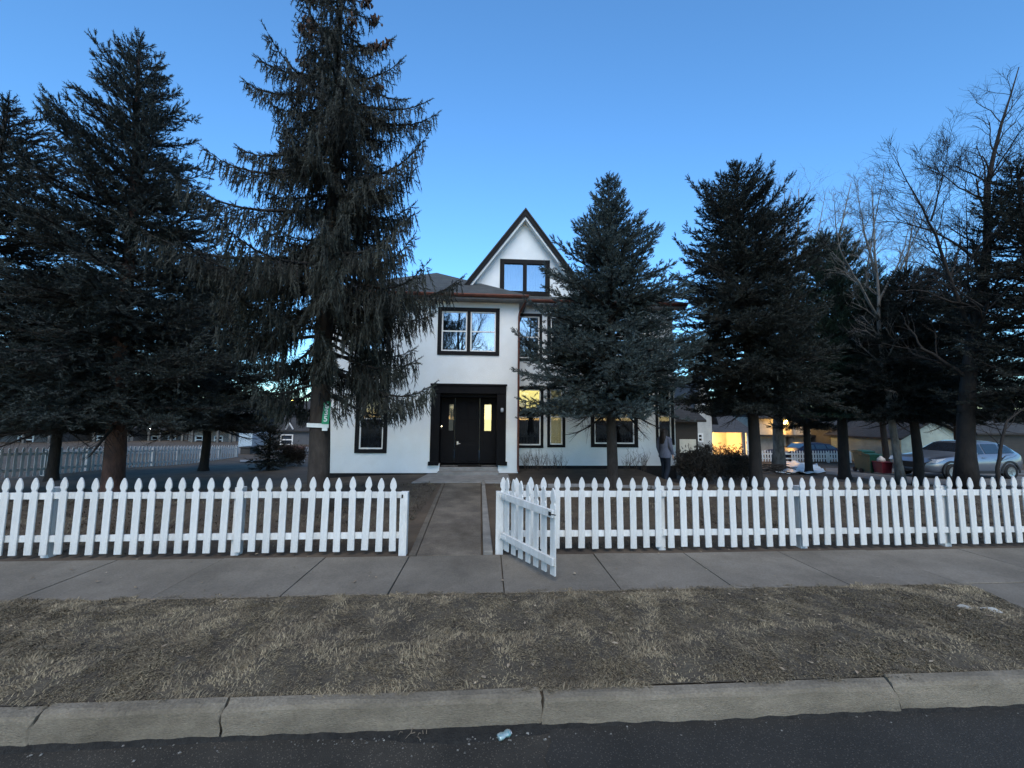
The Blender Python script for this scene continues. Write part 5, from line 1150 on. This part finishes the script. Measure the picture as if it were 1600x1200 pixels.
mb = MB(); rr_ = [(.001, 0), (.12, .02), (.17, .1), (.15, .2), (.06, .28), (.03, .33), (.001, .33)]; mb.lathe(rr_, 10, o=tuple(loc+np.array([-.05, 0, .55])))
o = mb.build('rubbish_bag', mat('pale_bag', (.55, .5, .46), (.4, .36, .34), .5, 8), smooth=True); tag(o, 'knotted pale rubbish bag on top of the red tub', 'bag')

# ------------------------------------------------------------------ the person on the garden path
pp = A(1040, 757, 11.9); zf = float(ter(pp[0], pp[1]))
per = empty('person', (pp[0], pp[1], zf), R_(28), label='person with long dark hair in a grey blue coat, walking beside the house corner', cat='person')
def loft(mb, rings, k=20):                      # rings: (x, y, z, half depth, half width), closed at both ends
    a = np.arange(k)*2*math.pi/k; R = np.array([[(x+dx*math.cos(q), y+dy*math.sin(q), z) for q in a] for x, y, z, dx, dy in rings])
    n = len(rings); i_ = np.arange(n-1)[:, None]*k; j_ = np.arange(k)[None]; j2 = (j_+1) % k
    mb.add(R.reshape(-1, 3), np.stack([i_+j_, i_+j2, i_+k+j2, i_+k+j_], -1).reshape(-1, 4), np.arange(k)[::-1], np.arange(k)+(n-1)*k)
def limb(mb, pts, rad, k=12):
    P = np.asarray(pts, float); m_ = 4*(len(P)-1)+1; t_ = np.linspace(0, len(P)-1, m_); Q = np.stack([np.interp(t_, range(len(P)), P[:, c_]) for c_ in range(3)], 1); Q[1:-1] = (Q[:-2]+2*Q[1:-1]+Q[2:])/4
    r_ = np.interp(t_, range(len(P)), rad); mb.tube(Q, r_, k)
    for e_ in (0, -1): 
        mb.lathe([(.0005, -r_[e_]), (r_[e_]*.7, -r_[e_]*.7), (r_[e_], 0), (r_[e_]*.7, r_[e_]*.7), (.0005, r_[e_])], k, o=tuple(Q[e_]))
def fuse(mb, name, m, vox=.011):
    o = mb.build(name, m, per, smooth=True); md = o.modifiers.new('fuse', 'REMESH'); md.mode = 'VOXEL'; md.voxel_size = vox; md.use_smooth_shade = True
    sm = o.modifiers.new('soft', 'SMOOTH'); sm.iterations = 6; sm.factor = .5; return o
hP = 1.64; M['skin'] = mat('skin', (.42, .26, .19), (.38, .23, .17), .6, 10); M['hair'] = mat('dark_hair', (.018, .012, .010), (.01, .007, .006), .6, 20, stretch=(8, 8, 1)); M['coat'] = mat('grey_blue_coat', (.115, .125, .165), (.075, .08, .11), .9, 4, bump=.3); M['jeans'] = mat('dark_trousers', (.015, .02, .032), (.01, .013, .02), .9, 6); M['shoe'] = mat('dark_shoe', (.012, .012, .012), (.01, .01, .01), .6, 6)
# body, facing local +x, mid-stride, arms hanging
ARM = {1: [(0, .165, 1.36), (-.05, .215, 1.11), (.03, .205, .88)], -1: [(0, -.165, 1.36), (.0, -.22, 1.11), (.10, -.205, .90)]}
LEG = {1: [(0, .085, .86), (.07, .09, .47), (.03, .095, .085)], -1: [(0, -.085, .86), (.02, -.09, .47), (-.13, -.095, .12)]}
mb = MB()
loft(mb, [(0, 0, .82, .11, .155), (0, 0, .95, .115, .16), (0, 0, 1.08, .10, .135), (0, 0, 1.25, .115, .16), (0, 0, 1.36, .095, .165), (.0, 0, 1.41, .065, .09), (.01, 0, 1.44, .05, .055), (.02, 0, 1.49, .05, .05)])
loft(mb, [(.03, 0, 1.455, .03, .025), (.035, 0, 1.475, .062, .05), (.03, 0, 1.52, .085, .066), (.02, 0, 1.57, .095, .073), (.015, 0, 1.61, .092, .072), (.01, 0, 1.64, .065, .055), (.01, 0, 1.655, .02, .02)])
for sg in (1, -1):
    limb(mb, ARM[sg], [.05, .042, .03]); limb(mb, LEG[sg], [.085, .058, .04])
    fx, fy, fz = LEG[sg][2]; limb(mb, [(fx-.03, fy, fz-.03), (fx+.12, fy, fz-.055)], [.035, .028])
    hx_, hy_, hz_ = ARM[sg][2]; loft(mb, [(hx_+.012, hy_, hz_-.10, .036, .014), (hx_+.01, hy_, hz_-.06, .04, .017), (hx_, hy_, hz_, .026, .022)], 12)
    for k_, (o_, l_) in enumerate(((-.024, .062), (-.008, .074), (.009, .07), (.026, .056))):
        q = np.array([hx_+.012+o_, hy_, hz_-.095]); mb.tube([q, q+np.array([.006, 0, -l_*.5]), q+np.array([.02, -.012*sg, -l_*.95])], [.0095, .009, .0065], 8)
    q = np.array([hx_+.035, hy_, hz_-.045]); mb.tube([q, q+np.array([.025, -.006*sg, -.028]), q+np.array([.034, -.012*sg, -.06])], [.012, .0105, .0075], 8)
loft(mb, [(.105, 0, 1.52, .012, .016), (.118, 0, 1.525, .014, .015), (.112, 0, 1.56, .008, .01), (.103, 0, 1.585, .006, .008)], 10)
fuse(mb, 'body', M['skin'], .0075)
for sg in (-1, 1):
    mb = MB(); mb.lathe([(.001, -.009), (.011, 0), (.001, .009)], 8, o=(.104, sg*.03, 1.578)); mb.build('eye', M['iron'], per)
mb = MB(); mb.box((.103, -.022, 1.494), (.112, .022, 1.502)); mb.build('mouth', mat('lips', (.3, .12, .1), (.26, .1, .09), .5, 10), per, bevel=.003)
mb = MB(); loft(mb, [(0, 0, .78, .11, .155), (0, 0, .86, .125, .17), (0, 0, .98, .125, .165)])
for sg in (1, -1): limb(mb, [LEG[sg][0], LEG[sg][1], LEG[sg][2]], [.105, .078, .062])
fuse(mb, 'trousers', M['jeans'])
mb = MB(); loft(mb, [(0, 0, .77, .15, .20), (0, 0, .80, .155, .205), (0, 0, .95, .145, .19), (0, 0, 1.09, .13, .165), (0, 0, 1.26, .138, .185), (0, 0, 1.37, .115, .185), (.0, 0, 1.42, .085, .115), (.01, 0, 1.47, .072, .075)])
for sg in (1, -1): limb(mb, [ARM[sg][0], ARM[sg][1], tuple(np.array(ARM[sg][2])+np.array([0, 0, .02]))], [.075, .064, .052])
loft(mb, [(-.02, 0, 1.40, .10, .13), (-.02, 0, 1.44, .105, .12), (-.02, 0, 1.47, .09, .10)])
fuse(mb, 'coat', M['coat'])
mb = MB(); loft(mb, [(-.10, 0, 1.17, .03, .07), (-.095, 0, 1.25, .05, .10), (-.075, 0, 1.36, .07, .115), (-.05, 0, 1.46, .085, .105), (-.02, 0, 1.53, .095, .098), (-.008, 0, 1.60, .108, .09), (.0, 0, 1.65, .085, .075), (.0, 0, 1.675, .03, .03)])
for sg in (1, -1): limb(mb, [(.05, sg*.068, 1.62), (.02, sg*.088, 1.52), (.0, sg*.10, 1.40), (-.02, sg*.10, 1.27)], [.028, .034, .036, .02])
fuse(mb, 'hair', M['hair'])
for fx, fy, fz in ((.03, .095, .0), (-.13, -.095, .035)):
    mb = MB(); mb.prism([(-.10, 0), (.17, 0), (.175, .03), (.12, .06), (.02, .095), (-.09, .09)], -.045, .045, 'y', o=(fx, fy, fz), M=np.eye(3)); mb.build('shoe', M['shoe'], per, bevel=.012)
